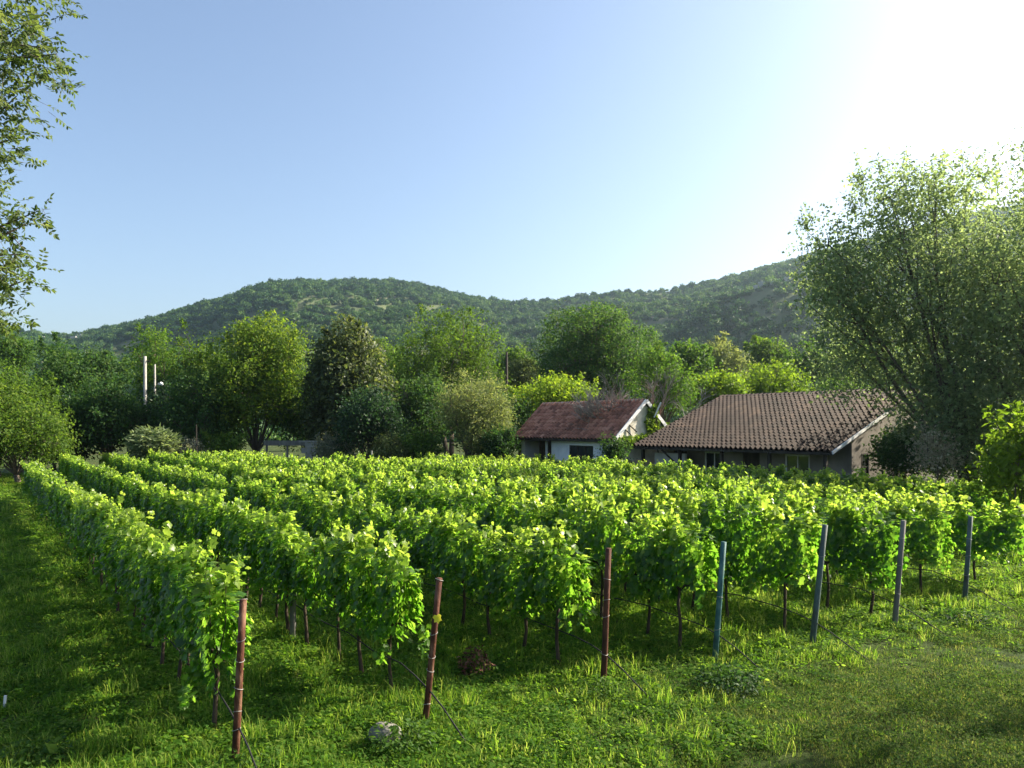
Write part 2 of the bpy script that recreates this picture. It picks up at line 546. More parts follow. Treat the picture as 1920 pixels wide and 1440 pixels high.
def hill_params(az):
    t = np.tan(np.clip(az, -1.3, 1.3))
    pxx = 960 + FPX * t
    y = np.interp(pxx, _rx, _ry)
    y = y + (np.interp(pxx - 25, _rx, _ry) + np.interp(pxx + 25, _rx, _ry) - 2 * y) * 0.33
    R = 980 - 170 * np.clip((pxx - 960) / 900, -0.6, 1.0)
    H = CAMH + (HZ - y) / FPX * R * np.cos(az) - 5.0
    return R, H


def hill_z(az, r):
    R, H = hill_params(az)
    r0 = 150.0
    t = np.clip((r - r0) / (R - r0), 0, 1.6)
    f = np.where(t < 1, 0.62 * t ** 1.7 + 0.38 * (3 * t * t - 2 * t ** 3), 1 - 0.7 * (t - 1))
    x = r * np.sin(az); y = r * np.cos(az)
    sp = (fbm(x / 170, y / 170, 11, 4) - 0.5) * 75 * np.clip(t * (1 - t) * 4, 0, 1) * np.clip(H / 140, 0.2, 1)
    return H * f + sp - 1.2 * (1 - np.clip(t * 8, 0, 1))


def make_hills():
    az = np.linspace(math.radians(-68), math.radians(68), 300)
    r = np.concatenate([np.linspace(130, 1100, 110), np.linspace(1120, 1500, 14)])
    A, Rr = np.meshgrid(az, r, indexing='ij')
    Z = hill_z(A, Rr)
    V = np.stack([Rr * np.sin(A), Rr * np.cos(A), Z], -1).reshape(-1, 3)
    n, m = A.shape
    i, j = np.meshgrid(np.arange(n - 1), np.arange(m - 1), indexing='ij')
    F = np.stack([i * m + j, (i + 1) * m + j, (i + 1) * m + j + 1, i * m + j + 1], -1).reshape(-1, 4)
    me = np_mesh('hills', V, [F], smooth=True, mat=M['hill'])
    tag(link_mesh('hills', me), 'wooded hills rising behind the valley', 'hills', kind='structure')
    # tree clumps
    rng = np.random.default_rng(5)
    protos = []
    for k in range(6):
        n = 190
        d = unit(rng.normal(size=(n, 3)))
        d[:, 2] = np.abs(d[:, 2]) * 1.0 - 0.25
        lob = 1 + 0.35 * np.sin(d[:, 0] * 4 + k) * np.cos(d[:, 1] * 5 - k) + 0.25 * rng.normal(size=n)
        P = d * np.array([2.6, 2.6, 2.5]) * np.clip(lob, .5, 1.5)[:, None] + np.array([0, 0, 2.4])
        N = d + 0.5 * rng.normal(size=(n, 3))
        T = rng.normal(size=(n, 3))
        me = leaf_mesh('hill_tree_%d' % k, P, N, T, rng.uniform(0.9, 1.9, n), T_DIAMOND, np.clip(rng.normal(0.4, 0.2, n), 0, 1), M['forest'])
        protos.append(proto('hill_tree_kind', me))
    NP = 46000
    a = rng.uniform(math.radians(-43), math.radians(44), NP)
    rr = np.sqrt(rng.uniform(165 ** 2, 1060 ** 2, NP))
    R, H = hill_params(a)
    x = rr * np.sin(a); y = rr * np.cos(a)
    bare = fbm(x / 60, y / 60, 31, 4)
    keep = (rr < R + 22) & ((bare < 0.57) | (rng.uniform(size=NP) < 0.4))
    a, rr, x, y = a[keep], rr[keep], x[keep], y[keep]
    z = hill_z(a, rr) - 0.5
    n = len(a)
    s = np.clip(rng.lognormal(-.3, .33, n), .4, 1.25) * (0.85 + 0.5 * fbm(x / 90, y / 90, 77, 3))
    Sc = np.stack([s, s, s * rng.uniform(0.8, 1.3, n)], -1)
    R3 = np.stack([np.zeros(n), np.zeros(n), rng.uniform(0, 6.28, n)], -1)
    scatter('hill_forest', np.stack([x, y, z], -1), R3, Sc, rng.integers(0, 6, n), protos, 'dense scrub oak forest covering the far hillsides', 'forest')
    # limestone outcrops
    def outcrop(azs, rs, nn, spread, size, label, seed):
        r2 = random.Random(seed)
        g = Geo()
        for _ in range(nn):
            aa = azs + r2.gauss(0, spread); r_ = rs + r2.gauss(0, spread * rs * 1.2)
            c = Vector((r_ * math.sin(aa), r_ * math.cos(aa), float(hill_z(np.array([aa]), np.array([r_]))[0]) + 2.4))
            b = size * r2.uniform(.5, 1.3)
            V = []
            for q in range(8):
                sg = ((q & 1) * 2 - 1, (q >> 1 & 1) * 2 - 1, (q >> 2 & 1) * 2 - 1)
                V.append(c + Vector([sg[i] * b * r2.uniform(.5, 1.1) * (1, 1, .8)[i] for i in range(3)]))
            g.add(V, [(0, 2, 3, 1), (4, 5, 7, 6), (0, 1, 5, 4), (1, 3, 7, 5), (3, 2, 6, 7), (2, 0, 4, 6)])
        tag(g.build('rock_outcrop', M['rock']), label, 'rocks', kind='stuff')
    outcrop(math.atan((1450 - 960) / FPX), 560, 50, 0.016, 2.8, 'pale limestone outcrop on the right hillside', 3)
    outcrop(math.atan((130 - 960) / FPX), 985, 24, 0.02, 3.0, 'pale rocks on the low ridge at far left', 4)
make_hills()


# ------------------------------------------------------------------ trees
def curve_pts(a, b, bend, rng, n=4):
    a = Vector(a); b = Vector(b)
    off = Vector((rng.uniform(-1, 1), rng.uniform(-1, 1), rng.uniform(-.3, .6))) * bend * (b - a).length
    return [a.lerp(b, t / n) + off * (4 * (t / n) * (1 - t / n)) for t in range(n + 1)]


def make_tree(name, label, x, d, ztop, zbot, rx, mat, leaf=0.16, n=16000, seed=1, ry=None, nl=14, tmpl=T_DIAMOND, clump=0.28, per=14,
              shell=0.55, bark='bark', group=None, trunk_r=0.17, up=0.3, droop=0.0, sprig=0.25, lobe=0.46, cat='tree', stems=1, leafvar=0.35, lobes=None, shoots=26, shoot_len=.75):
    rng = np.random.default_rng(seed)
    prng = random.Random(seed)
    ry = ry or rx
    rz = (ztop - zbot) / 2
    zc = (ztop + zbot) / 2
    root = empty(name, (x, d, 0), 0, label, cat, group)
    # lobes
    L = []
    if lobes is None:
        for k in range(nl):
            v = unit(rng.normal(size=3))
            if v[2] < -0.4: v[2] *= 0.6
            if v[2] < 0.1:
                hz = math.hypot(v[0], v[1]); f_ = max(hz, .92) / max(hz, 1e-3); v[0] *= f_; v[1] *= f_
            sc_ = rng.uniform(0.42, 0.68)
            lr = lobe * rng.uniform(0.75, 1.15)
            L.append((np.array([v[0] * rx * sc_, v[1] * ry * sc_, zc + v[2] * rz * sc_]), np.array([rx, ry, rz]) * lr))
        L.append((np.array([0, 0, zc]), np.array([rx, ry, rz]) * 0.5))
    else:
        for (lx, ly, lz, r1, r2) in lobes:
            L.append((np.array([lx, ly, lz]), np.array([r1, r1, r2])))
    w = np.array([l[1][0] * l[1][2] for l in L]); w /= w.sum()
    nc = max(20, n // per)
    which = rng.choice(len(L), nc, p=w)
    cen = np.array([l[0] for l in L])[which]
    rad = np.array([l[1] for l in L])[which]
    dr = unit(rng.normal(size=(nc, 3)))
    rr = (shell + (1 - shell) * rng.uniform(0, 1, nc) ** 0.6)
    out = rng.uniform(size=nc) < sprig
    rr = np.where(out, rr * rng.uniform(1.0, 1.22, nc), rr)
    C = cen + dr * rad * rr[:, None]
    C[:, 2] = np.maximum(C[:, 2], zbot * 0.85 + 0.1)
    # shoots that break the outline: short chains of clumps growing up and out of the crown
    top = np.nonzero((dr[:, 2] > -0.1) & (rr > .8))[0]
    if len(top) and shoots:
        extra, edir, shoot_lines = [], [], []
        for q in rng.choice(top, shoots):
            w_ = unit(dr[q] * .7 + np.array([0, 0, .9]) + rng.normal(size=3) * .25)
            ln_ = shoot_len * rng.uniform(.4, 1.2)
            shoot_lines.append((C[q].copy(), C[q] + w_ * ln_))
            for t_ in np.linspace(.2, 1, 5):
                extra.append(C[q] + w_ * ln_ * t_); edir.append(w_)
        k_ = len(extra)
        C[-k_:] = np.array(extra); dr[-k_:] = np.array(edir); which[-k_:] = -1
        csz = np.ones(nc); csz[-k_:] = .3
    else:
        csz = np.ones(nc); shoot_lines = []
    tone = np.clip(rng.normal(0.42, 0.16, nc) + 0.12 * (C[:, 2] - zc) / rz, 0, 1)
    P = np.repeat(C, per, 0) + rng.normal(size=(nc * per, 3)) * (clump * np.repeat(csz, per))[:, None] * np.array([1, 1, 0.8])
    N = np.repeat(dr, per, 0) * 0.7 + rng.normal(size=(nc * per, 3)) * 0.65 + np.array([0, 0, up])
    T = rng.normal(size=(nc * per, 3)) + np.repeat(dr, per, 0) * 0.6 - np.array([0, 0, droop])
    Sz = leaf * np.exp(np.clip(rng.normal(0, leafvar, nc * per), -.9, .6))
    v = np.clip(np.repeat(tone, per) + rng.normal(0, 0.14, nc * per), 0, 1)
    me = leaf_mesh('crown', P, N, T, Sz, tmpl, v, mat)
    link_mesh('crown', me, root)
    # trunk with limbs
    for st in range(stems):
        g = Geo()
        bx, by = (0, 0) if stems == 1 else (prng.uniform(-.5, .5), prng.uniform(-.4, .4))
        fork = Vector((bx * 1.4 + prng.uniform(-.15, .15) * rx * .3, by, max(0.5, zbot * 0.75 + 0.3)))
        g.tube([(bx, by, -0.3), (bx * 1.02 + .03, by, fork.z * .4), tuple(fork)], [trunk_r * 1.25, trunk_r, trunk_r * .8], 8)
        for k, (c, r_) in enumerate(L):
            if stems > 1 and k % stems != st: continue
            pts = curve_pts(fork, Vector(c), 0.12, prng, 5)
            r0 = trunk_r * prng.uniform(.3, .5)
            g.tube(pts, [r0 * (1 - .14 * q) for q in range(6)], 5, cap=False)
            sel = np.nonzero(which == k)[0]
            for q in sel[:8]:
                p2 = curve_pts(pts[prng.choice([3, 4, 5])], Vector(C[q]), 0.1, prng, 3)
                g.tube(p2, [r0 * .35, r0 * .28, r0 * .2, r0 * .08], 4, cap=False)
        g.build('trunk', M[bark], root, smooth=True)
    if shoot_lines:
        g = Geo()
        for (a_, b_) in shoot_lines:
            g.tube([a_, b_], [.02, .006], 3, cap=False)
        tag(g.build('twigs', M[bark], root), kind='stuff')
    return root


BT = 'trees behind the vineyard'


def tree_px(name, label, x0, x1, yt, yb, d, mat, **k):
    cx = px((x0 + x1) / 2, d)
    rx = (x1 - x0) / 2 / FPX * d * (1.14 if k.get('group') == BT else 1)
    return make_tree(name, label, cx, d, pz(yt, d), max(0.1, pz(yb, d)), rx, M[mat], **k)

BT = 'trees behind the vineyard'
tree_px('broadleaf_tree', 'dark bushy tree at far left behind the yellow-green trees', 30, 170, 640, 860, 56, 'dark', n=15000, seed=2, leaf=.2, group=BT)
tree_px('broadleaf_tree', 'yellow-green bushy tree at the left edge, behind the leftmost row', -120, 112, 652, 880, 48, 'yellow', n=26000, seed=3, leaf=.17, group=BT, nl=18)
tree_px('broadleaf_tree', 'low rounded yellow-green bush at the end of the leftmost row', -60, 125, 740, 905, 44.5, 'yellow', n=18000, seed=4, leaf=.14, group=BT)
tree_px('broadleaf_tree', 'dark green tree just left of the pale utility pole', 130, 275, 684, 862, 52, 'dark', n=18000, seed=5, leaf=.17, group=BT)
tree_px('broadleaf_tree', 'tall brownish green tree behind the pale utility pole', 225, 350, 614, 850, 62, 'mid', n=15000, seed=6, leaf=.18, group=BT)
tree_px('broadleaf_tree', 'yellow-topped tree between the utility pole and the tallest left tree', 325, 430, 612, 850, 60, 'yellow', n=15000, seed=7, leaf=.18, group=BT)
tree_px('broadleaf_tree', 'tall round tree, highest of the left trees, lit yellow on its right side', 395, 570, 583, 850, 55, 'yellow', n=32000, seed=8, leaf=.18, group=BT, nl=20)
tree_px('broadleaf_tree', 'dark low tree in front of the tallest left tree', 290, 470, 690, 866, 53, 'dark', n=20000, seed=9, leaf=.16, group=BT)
tree_px('broadleaf_tree', 'dense conical tree with glossy pale-edged leaves left of the low wall shrub', 572, 730, 598, 850, 53, 'gloss', n=26000, seed=10, leaf=.24, group=BT, nl=18, shell=.7,
        lobes=[(0, 0, 9.2, 1.3, 1.5), (-.8, -.3, 7.8, 1.5, 1.6), (.9, .2, 7.6, 1.6, 1.7), (-1.2, 0, 5.9, 1.6, 1.8), (1.3, -.4, 5.8, 1.8, 1.8), (0, -1, 6.2, 1.8, 1.8), (1.9, .2, 4.2, 1.5, 1.6), (-1.4, 0, 3.6, 1.5, 1.7), (0, -.9, 3.6, 1.8, 1.8), (.4, .9, 5, 2, 2.6)])
tree_px('broadleaf_tree', 'small deep green rounded tree in front of the glossy conical tree', 632, 748, 722, 872, 48, 'deep', n=17000, seed=11, leaf=.15, group=BT)
tree_px('broadleaf_tree', 'airy rounded yellow-green tree with visible dark limbs, left of the dark dome', 742, 950, 582, 800, 62, 'yellow', n=24000, seed=12, leaf=.17, group=BT, nl=18, shell=.6, stems=2, trunk_r=.22)
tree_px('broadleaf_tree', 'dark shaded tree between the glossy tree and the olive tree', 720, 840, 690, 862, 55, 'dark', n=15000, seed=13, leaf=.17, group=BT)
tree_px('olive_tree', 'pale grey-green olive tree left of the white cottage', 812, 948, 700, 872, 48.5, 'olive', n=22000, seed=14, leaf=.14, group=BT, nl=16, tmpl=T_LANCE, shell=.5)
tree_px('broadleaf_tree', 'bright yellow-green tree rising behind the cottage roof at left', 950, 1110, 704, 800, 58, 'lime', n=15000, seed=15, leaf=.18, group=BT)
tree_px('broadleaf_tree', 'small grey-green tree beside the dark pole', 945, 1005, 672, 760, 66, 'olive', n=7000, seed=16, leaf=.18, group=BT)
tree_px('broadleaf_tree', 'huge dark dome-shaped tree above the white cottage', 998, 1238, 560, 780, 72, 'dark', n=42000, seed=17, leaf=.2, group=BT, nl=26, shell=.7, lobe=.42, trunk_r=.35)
tree_px('broadleaf_tree', 'olive-brown leafy tree right of the dark dome tree', 1170, 1310, 655, 800, 60, 'mid', n=12000, seed=18, leaf=.16, group=BT, shell=.4)
tree_px('broadleaf_tree', 'bright lime tree over the left end of the brown ridge', 1290, 1405, 686, 790, 64, 'lime', n=15000, seed=19, leaf=.19, group=BT)
tree_px('broadleaf_tree', 'bright lime tree over the middle of the brown ridge', 1390, 1520, 676, 790, 66, 'lime', n=16000, seed=20, leaf=.19, group=BT)
tree_px('broadleaf_tree', 'green tree over the right end of the brown ridge', 1500, 1640, 700, 800, 66, 'mid', n=13000, seed=21, leaf=.19, group=BT)
FT = 'trees on the slope behind the farmhouse'
for i, (a, b, t, bt, d_, mt, lb) in enumerate([
        (1250, 1340, 640, 760, 95, 'mid', 'dull green slope tree above the gap between the roofs'),
        (1310, 1400, 636, 740, 105, 'olive', 'pale sage slope tree above the left end of the brown roof'),
        (1390, 1480, 630, 720, 112, 'yellow', 'yellowish slope tree above the middle of the brown roof'),
        (1470, 1570, 640, 730, 104, 'mid', 'green slope tree beside the big hazy tree'),
        (1550, 1680, 620, 740, 100, 'mid', 'green slope tree half hidden by the big hazy tree'),
        (1180, 1260, 610, 720, 130, 'mid', 'small slope tree right behind the dark dome tree'),
        (930, 1010, 640, 730, 110, 'mid', 'slope tree between the airy tree and the dark dome'),
        (690, 770, 640, 740, 110, 'mid', 'slope tree between the glossy tree and the airy tree'),
        (-20, 60, 618, 720, 110, 'mid', 'distant tree at the left edge above the bushes'),
        (70, 150, 650, 740, 100, 'dark', 'distant dark tree above the left bushes'),
        (150, 240, 655, 750, 95, 'dark', 'distant dark tree left of the brownish tall tree')]):
    tree_px('slope_tree', lb, a, b, t, bt, d_, mt, n=8000, seed=60 + i, leaf=.3, group=FT, clump=.4)
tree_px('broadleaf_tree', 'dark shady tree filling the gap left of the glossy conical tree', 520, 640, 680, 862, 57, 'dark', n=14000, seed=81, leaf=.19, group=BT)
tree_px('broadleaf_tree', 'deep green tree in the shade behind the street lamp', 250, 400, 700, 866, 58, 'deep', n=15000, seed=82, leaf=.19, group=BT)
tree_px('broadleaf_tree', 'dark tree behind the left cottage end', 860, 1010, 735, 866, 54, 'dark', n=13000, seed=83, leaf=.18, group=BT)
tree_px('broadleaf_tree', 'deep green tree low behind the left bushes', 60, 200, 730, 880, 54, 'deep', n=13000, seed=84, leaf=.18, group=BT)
# low shrubs at the vineyard's far edge
SH = 'shrubs along the far edge of the vineyard'
tree_px('shrub', 'pale silvery shrub in front of the low concrete wall', 585, 655, 818, 872, 48.5, 'grey', n=6000, seed=30, leaf=.11, group=SH, cat='shrub', nl=8, trunk_r=.05, bark='grey_bark')
tree_px('shrub', 'grey dry shrub beside the giant reed clump', 325, 385, 828, 872, 48, 'grey', n=4000, seed=31, leaf=.1, group=SH, cat='shrub', nl=7, trunk_r=.05, bark='grey_bark')
tree_px('shrub', 'low green shrub by the thin dark stake', 375, 450, 818, 868, 50, 'mid', n=5000, seed=32, leaf=.12, group=SH, cat='shrub', nl=8, trunk_r=.05)
tree_px('shrub', 'bushy green shrub between the silvery shrub and the olive tree', 740, 830, 812, 876, 47.5, 'mid', n=6500, seed=33, leaf=.12, group=SH, cat='shrub', nl=8, trunk_r=.05)
tree_px('shrub', 'sage shrub at the foot of the deep green tree', 690, 760, 826, 880, 46.5, 'olive', n=5000, seed=34, leaf=.11, group=SH, cat='shrub', nl=8, trunk_r=.05)
tree_px('shrub', 'dark shrub at the left corner of the cottage', 905, 975, 800, 880, 46.5, 'dark', n=6000, seed=35, leaf=.13, group=SH, cat='shrub', nl=8, trunk_r=.05)
tree_px('shrub', 'dark leafy shrub between the cottage and the farmhouse veranda', 1136, 1168, 832, 878, 40.5, 'dark', n=3500, seed=36, leaf=.11, group=SH, cat='shrub', nl=7, trunk_r=.04)
tree_px('shrub', 'pale dry flowering shrub below the big hazy tree', 1715, 1800, 806, 890, 31, 'pale', n=3600, seed=37, leaf=.09, group=SH, cat='shrub', nl=8, trunk_r=.04, shell=.2, per=9)
tree_px('shrub', 'dark green shrub against the farmhouse end wall', 1640, 1730, 812, 905, 33.0, 'dark', n=7000, seed=39, leaf=.12, group=SH, cat='shrub', nl=9, trunk_r=.05)
tree_px('shrub', 'green shrub behind the pale dry one at the farmhouse corner', 1690, 1830, 790, 905, 34, 'mid', n=9000, seed=38, leaf=.12, group=SH, cat='shrub', nl=9, trunk_r=.05)

# big tree before the farmhouse's right end, glare veil put into its leaf colour
make_tree('big_tree', 'tall airy tree with open crown in front of the farmhouse right end', px(1815, 32.5), 32.5, 14.6, 1.5, 7.0, M['veil_tint'], leaf=.14, n=74000, seed=41, per=9, clump=.38, shell=.15, sprig=.4, shoots=150, shoot_len=.95,
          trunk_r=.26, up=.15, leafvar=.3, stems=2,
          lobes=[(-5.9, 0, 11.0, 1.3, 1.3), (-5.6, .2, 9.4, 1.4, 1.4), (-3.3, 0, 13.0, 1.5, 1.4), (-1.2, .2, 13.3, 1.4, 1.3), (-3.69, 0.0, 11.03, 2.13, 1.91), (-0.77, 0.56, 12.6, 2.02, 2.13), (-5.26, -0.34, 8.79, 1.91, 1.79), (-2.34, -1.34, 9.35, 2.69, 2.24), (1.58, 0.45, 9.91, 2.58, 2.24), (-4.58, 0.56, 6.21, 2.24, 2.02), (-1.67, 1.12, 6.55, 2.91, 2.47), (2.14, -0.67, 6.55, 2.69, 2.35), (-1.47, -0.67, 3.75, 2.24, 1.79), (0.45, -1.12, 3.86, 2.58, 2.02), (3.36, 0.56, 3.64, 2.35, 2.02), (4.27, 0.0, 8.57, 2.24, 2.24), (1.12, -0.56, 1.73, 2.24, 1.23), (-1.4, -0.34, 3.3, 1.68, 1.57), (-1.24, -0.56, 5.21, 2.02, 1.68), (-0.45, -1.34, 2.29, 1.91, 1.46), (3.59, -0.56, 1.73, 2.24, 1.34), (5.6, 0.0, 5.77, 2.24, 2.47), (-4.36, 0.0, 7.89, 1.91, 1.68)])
make_tree('big_tree', 'tall tree at the right edge, its crown rising out of the picture', px(2000, 30), 30, 14.9, 2.0, 5.6, M['veil_tint'], leaf=.14, n=46000, seed=42, per=9, clump=.34, shell=.2, sprig=.35, shoots=110, shoot_len=.95, trunk_r=.25, up=.15, nl=16, leafvar=.3)
# young bright tree at the right edge
tree_px('young_tree', 'bright green young tree lit by the sun at the right edge', 1815, 2010, 742, 985, 20.5, 'lime', n=5600, seed=43, leaf=.15, cat='tree', nl=11, per=8, clump=.2, shell=.4, sprig=.4, trunk_r=.06)
# trees beyond the right edge that throw their shade over the lawn
make_tree('shade_tree', 'broad leafy tree beside the lawn, just outside on the right', 16.5, 9.6, 11.0, .9, 3.0, M['mid'], leaf=.2, n=10500, seed=44, nl=14, trunk_r=.25)
make_tree('shade_tree', 'second broad leafy tree beside the lawn, outside on the right', 18.0, 4.6, 12.5, .9, 3.6, M['mid'], leaf=.2, n=11500, seed=45, nl=14, trunk_r=.25)


# walnut overhanging at the left: crown fringe of hanging pinnate sprays
def make_walnut():
    rng = np.random.default_rng(71)
    prng = random.Random(71)
    d0 = 13.0
    bx = px(-210, d0)
    root = empty('walnut_tree', (bx, d0, 0), 0, 'leafy branches of a walnut tree hanging in at the left edge', 'tree')
    # lobes given as photo position, relative to the tree's base
    spec = [(-20, 60, 110, 70), (40, 95, 75, 70), (90, 110, 45, 40), (-60, 190, 90, 70), (10, 190, 60, 45), (-50, 280, 75, 60), (10, 265, 32, 35), (-70, 330, 50, 40), (-80, 410, 90, 60), (0, 410, 50, 30), (45, 395, 34, 18),
            (-60, 470, 80, 50), (10, 475, 40, 32), (-50, 530, 70, 45), (20, 520, 38, 22), (-60, 590, 60, 38), (0, 588, 34, 22), (-180, 100, 150, 150), (-200, 300, 150, 150), (-180, 480, 130, 120), (-60, -60, 150, 90), (-250, -100, 160, 150), (60, -40, 50, 40)]
    C, W = [], []
    for (x_, y_, rx_, ry_) in spec:
        q = (px(x_, d0) - bx, 0.0, pz(y_, d0))
        a, b = rx_ / FPX * d0, ry_ / FPX * d0
        nn = int(23 * a * b * 9) + 9
        dr = rng.normal(size=(nn, 3)); dr = unit(dr) * (rng.uniform(0, 1, nn) ** .45)[:, None]
        C.append(np.array(q) + dr * np.array([a, max(a, .9) * 1.2, b]))
    C = np.concatenate(C)
    nc = len(C)
    Ps, Ns, Ts, Ss, Vs = [], [], [], [], []
    g = Geo()
    for i in range(nc):
        ax = unit(np.array([rng.normal() * .8 + .25, rng.normal() * .8, -0.35 + rng.normal() * .45]))
        side = unit(np.cross(ax, np.array([0, 0, 1.0]) + rng.normal(size=3) * .3))
        nrm = np.cross(side, ax)
        if nrm[2] < 0: nrm = -nrm
        L = rng.uniform(.22, .36)
        tone = np.clip(rng.normal(.45, .2), 0, 1)
        for k in range(4):
            f = .25 + .22 * k
            for sg in (-1, 1):
                Ps.append(C[i] + ax * L * f); Ns.append(nrm + rng.normal(size=3) * .35 + side * sg * .2)
                Ts.append(ax * .55 + side * sg + np.array([0, 0, -.25])); Ss.append(rng.uniform(.075, .115)); Vs.append(tone + rng.normal() * .1)
        Ps.append(C[i] + ax * L * .95); Ns.append(nrm + rng.normal(size=3) * .3); Ts.append(ax); Ss.append(rng.uniform(.09, .12)); Vs.append(tone)
        if i % 2 == 0:
            g.tube([C[i] - ax * .08, C[i] + ax * L], [.004, .002], 3, cap=False)
    tl = T_LANCE[0].copy(); tl[:, 0] *= 1.35
    me = leaf_mesh('crown', np.array(Ps), np.array(Ns), np.array(Ts), np.array(Ss), (tl, T_LANCE[1]), np.clip(np.array(Vs), 0, 1), M['walnut'])
    link_mesh('crown', me, root)
    g.tube([(0, 0, -.3), (.05, 0, 2.5), (.2, .1, 5.0), (.3, .1, 8.5), (.5, 0, 11)], [.3, .24, .2, .13, .05], 9)
    for (x_, y_, rx_, ry_) in spec:
        q = Vector((px(x_ + rx_ * .6, d0) - bx, prng.uniform(-.4, .4), pz(y_, d0)))
        z0 = max(2.2, q.z - prng.uniform(.0, 1.6))
        pts = curve_pts((.1 + z0 * .03, .1, z0), q, .12, prng, 5)
        g.tube(pts, [.07, .055, .042, .03, .018, .008], 5, cap=False)
        for _ in range(7):
            j = C[prng.randrange(nc)]
            k = pts[prng.randrange(2, 6)]
            if (Vector(j) - k).length < 1.0:
                g.tube(curve_pts(k, Vector(j), .1, prng, 3), [.014, .011, .008, .004], 4, cap=False)
    g.build('trunk', M['bark'], root, smooth=True)
make_walnut()


# bare twiggy tree behind the cottage roof
def make_bare_tree():
    prng = random.Random(9)
    d0 = 46.6
    x0 = 7.6
    root = empty('bare_tree', (x0, d0, 0), 0, 'leafless grey twiggy tree behind the cottage gable', 'tree')
    g = Geo(); tw = Geo()
    def grow(p, dr, ln, r, depth):
        e = p + dr * ln
        mid = p.lerp(e, .5) + Vector((prng.uniform(-1, 1), prng.uniform(-1, 1), prng.uniform(-.5, .5))) * ln * .08
        (g if depth < 2 else tw).tube([p, mid, e], [r, r * .82, r * .6], 5 if depth < 2 else 3, cap=False)
        if depth >= 5: return
        for _ in range(3 if depth < 4 else 3):
            nd = (dr + Vector((prng.uniform(-1, 1), prng.uniform(-1, 1), prng.uniform(-.45, .7))) * .75).normalized()
            grow(p.lerp(e, prng.uniform(.45, 1)), nd, ln * prng.uniform(.6, .8), r * .66, depth + 1)
    for k in range(6):
        a = prng.uniform(0, 6.28)
        grow(Vector((prng.uniform(-.3, .3), prng.uniform(-.3, .3), 1.3)), Vector((math.cos(a) * .95 - .2, math.sin(a) * .5 - .35, 1)).normalized(), prng.uniform(2.0, 2.7), .075, 0)
    g.tube([(0, 0, -.3), (0, 0, 1.4)], [.2, .16], 7)
    g.build('trunk', M['grey_bark'], root, smooth=True)
    tag(tw.build('twigs', M['grey_bark'], root), kind='stuff')
make_bare_tree()


# giant reed clump
def make_reed():
    rng = np.random.default_rng(22)
    d0 = 47.0
    x0 = px(288, d0)
    root = empty('giant_reed', (x0, d0, 0), 0, 'silvery giant reed clump at the far end of the left rows', 'reed')
    n = 3600
    Ps, Ns, Ts, Ss, V = [], [], [], [], []
    for i in range(n):
        a = rng.uniform(0, 6.28); r = 1.5 * math.sqrt(rng.uniform())
        b = np.array([math.cos(a) * r * .45, math.sin(a) * r * .45, 0])
        h = rng.uniform(.3, 3.4) * (1 - .25 * (r / 1.5))
        p = b * (1 + h * .45) + np.array([0, 0, h])
        t = unit(np.array([math.cos(a) * .4, math.sin(a) * .4, rng.uniform(.4, 1.6)]) + rng.normal(size=3) * .35)
        Ps.append(p); Ts.append(t); Ns.append(np.array([0, 0, 1.0]) + rng.normal(size=3) * .6); Ss.append(rng.uniform(.28, .6)); V.append(rng.uniform(.1, 1))
    t = T_LANCE[0].copy(); t[:, 0] *= .42; t[3, 2] = -.35; t[2, 2] = t[4, 2] = -.08
    link_mesh('leaves', leaf_mesh('leaves', np.array(Ps), np.array(Ns), np.array(Ts), np.array(Ss), (t, T_LANCE[1]), np.array(V), M['reed']), root)
    g = Geo()
    for i in range(60):
        a = rng.uniform(0, 6.28); r = .6 * math.sqrt(rng.uniform()); h = rng.uniform(1.6, 3.3)
        g.tube([(math.cos(a) * r, math.sin(a) * r, 0), (math.cos(a) * r * (1 + h * .4), math.sin(a) * r * (1 + h * .4), h)], [.02, .008], 4, cap=False)
    tag(g.build('canes', M['reed'], root), kind='stuff')
make_reed()


# ------------------------------------------------------------------ roofs and houses
UX, UY = 0.588, -0.809           # along both fronts, towards the right and the camera
HROT = math.atan2(UY, UX)


def tile_mesh(name, w, ln, h, mat, seg=6):
    """one interlocking clay tile lying on +x (width), +y (upslope), thickness in z; a hump and a pan, with a lip at its lower end"""
    prof = []
    for i in range(seg + 1):
        t = i / seg
        z = h * math.sin(math.pi * t / 0.62) ** .8 if 0 < t < 0.62 else -h * 0.18 * math.sin(math.pi * (t - 0.62) / 0.38)
        prof.append((t * w, z))
    V, Q = [], []
    for y, dz in ((0, 0.055), (ln, 0.0)):
        for (x, z) in prof: V.append((x, y, z + dz))
    for (x, z) in prof: V.append((x, 0.004, z - 0.0 + 0.002))
    n = seg + 1
    for i in range(seg):
        Q.append((i, i + 1, n + i + 1, n + i))
        Q.append((2 * n + i, 2 * n + i + 1, i + 1, i))
    g = Geo(); g.add(V, Q)
    return g.mesh(name, mat, smooth=False)


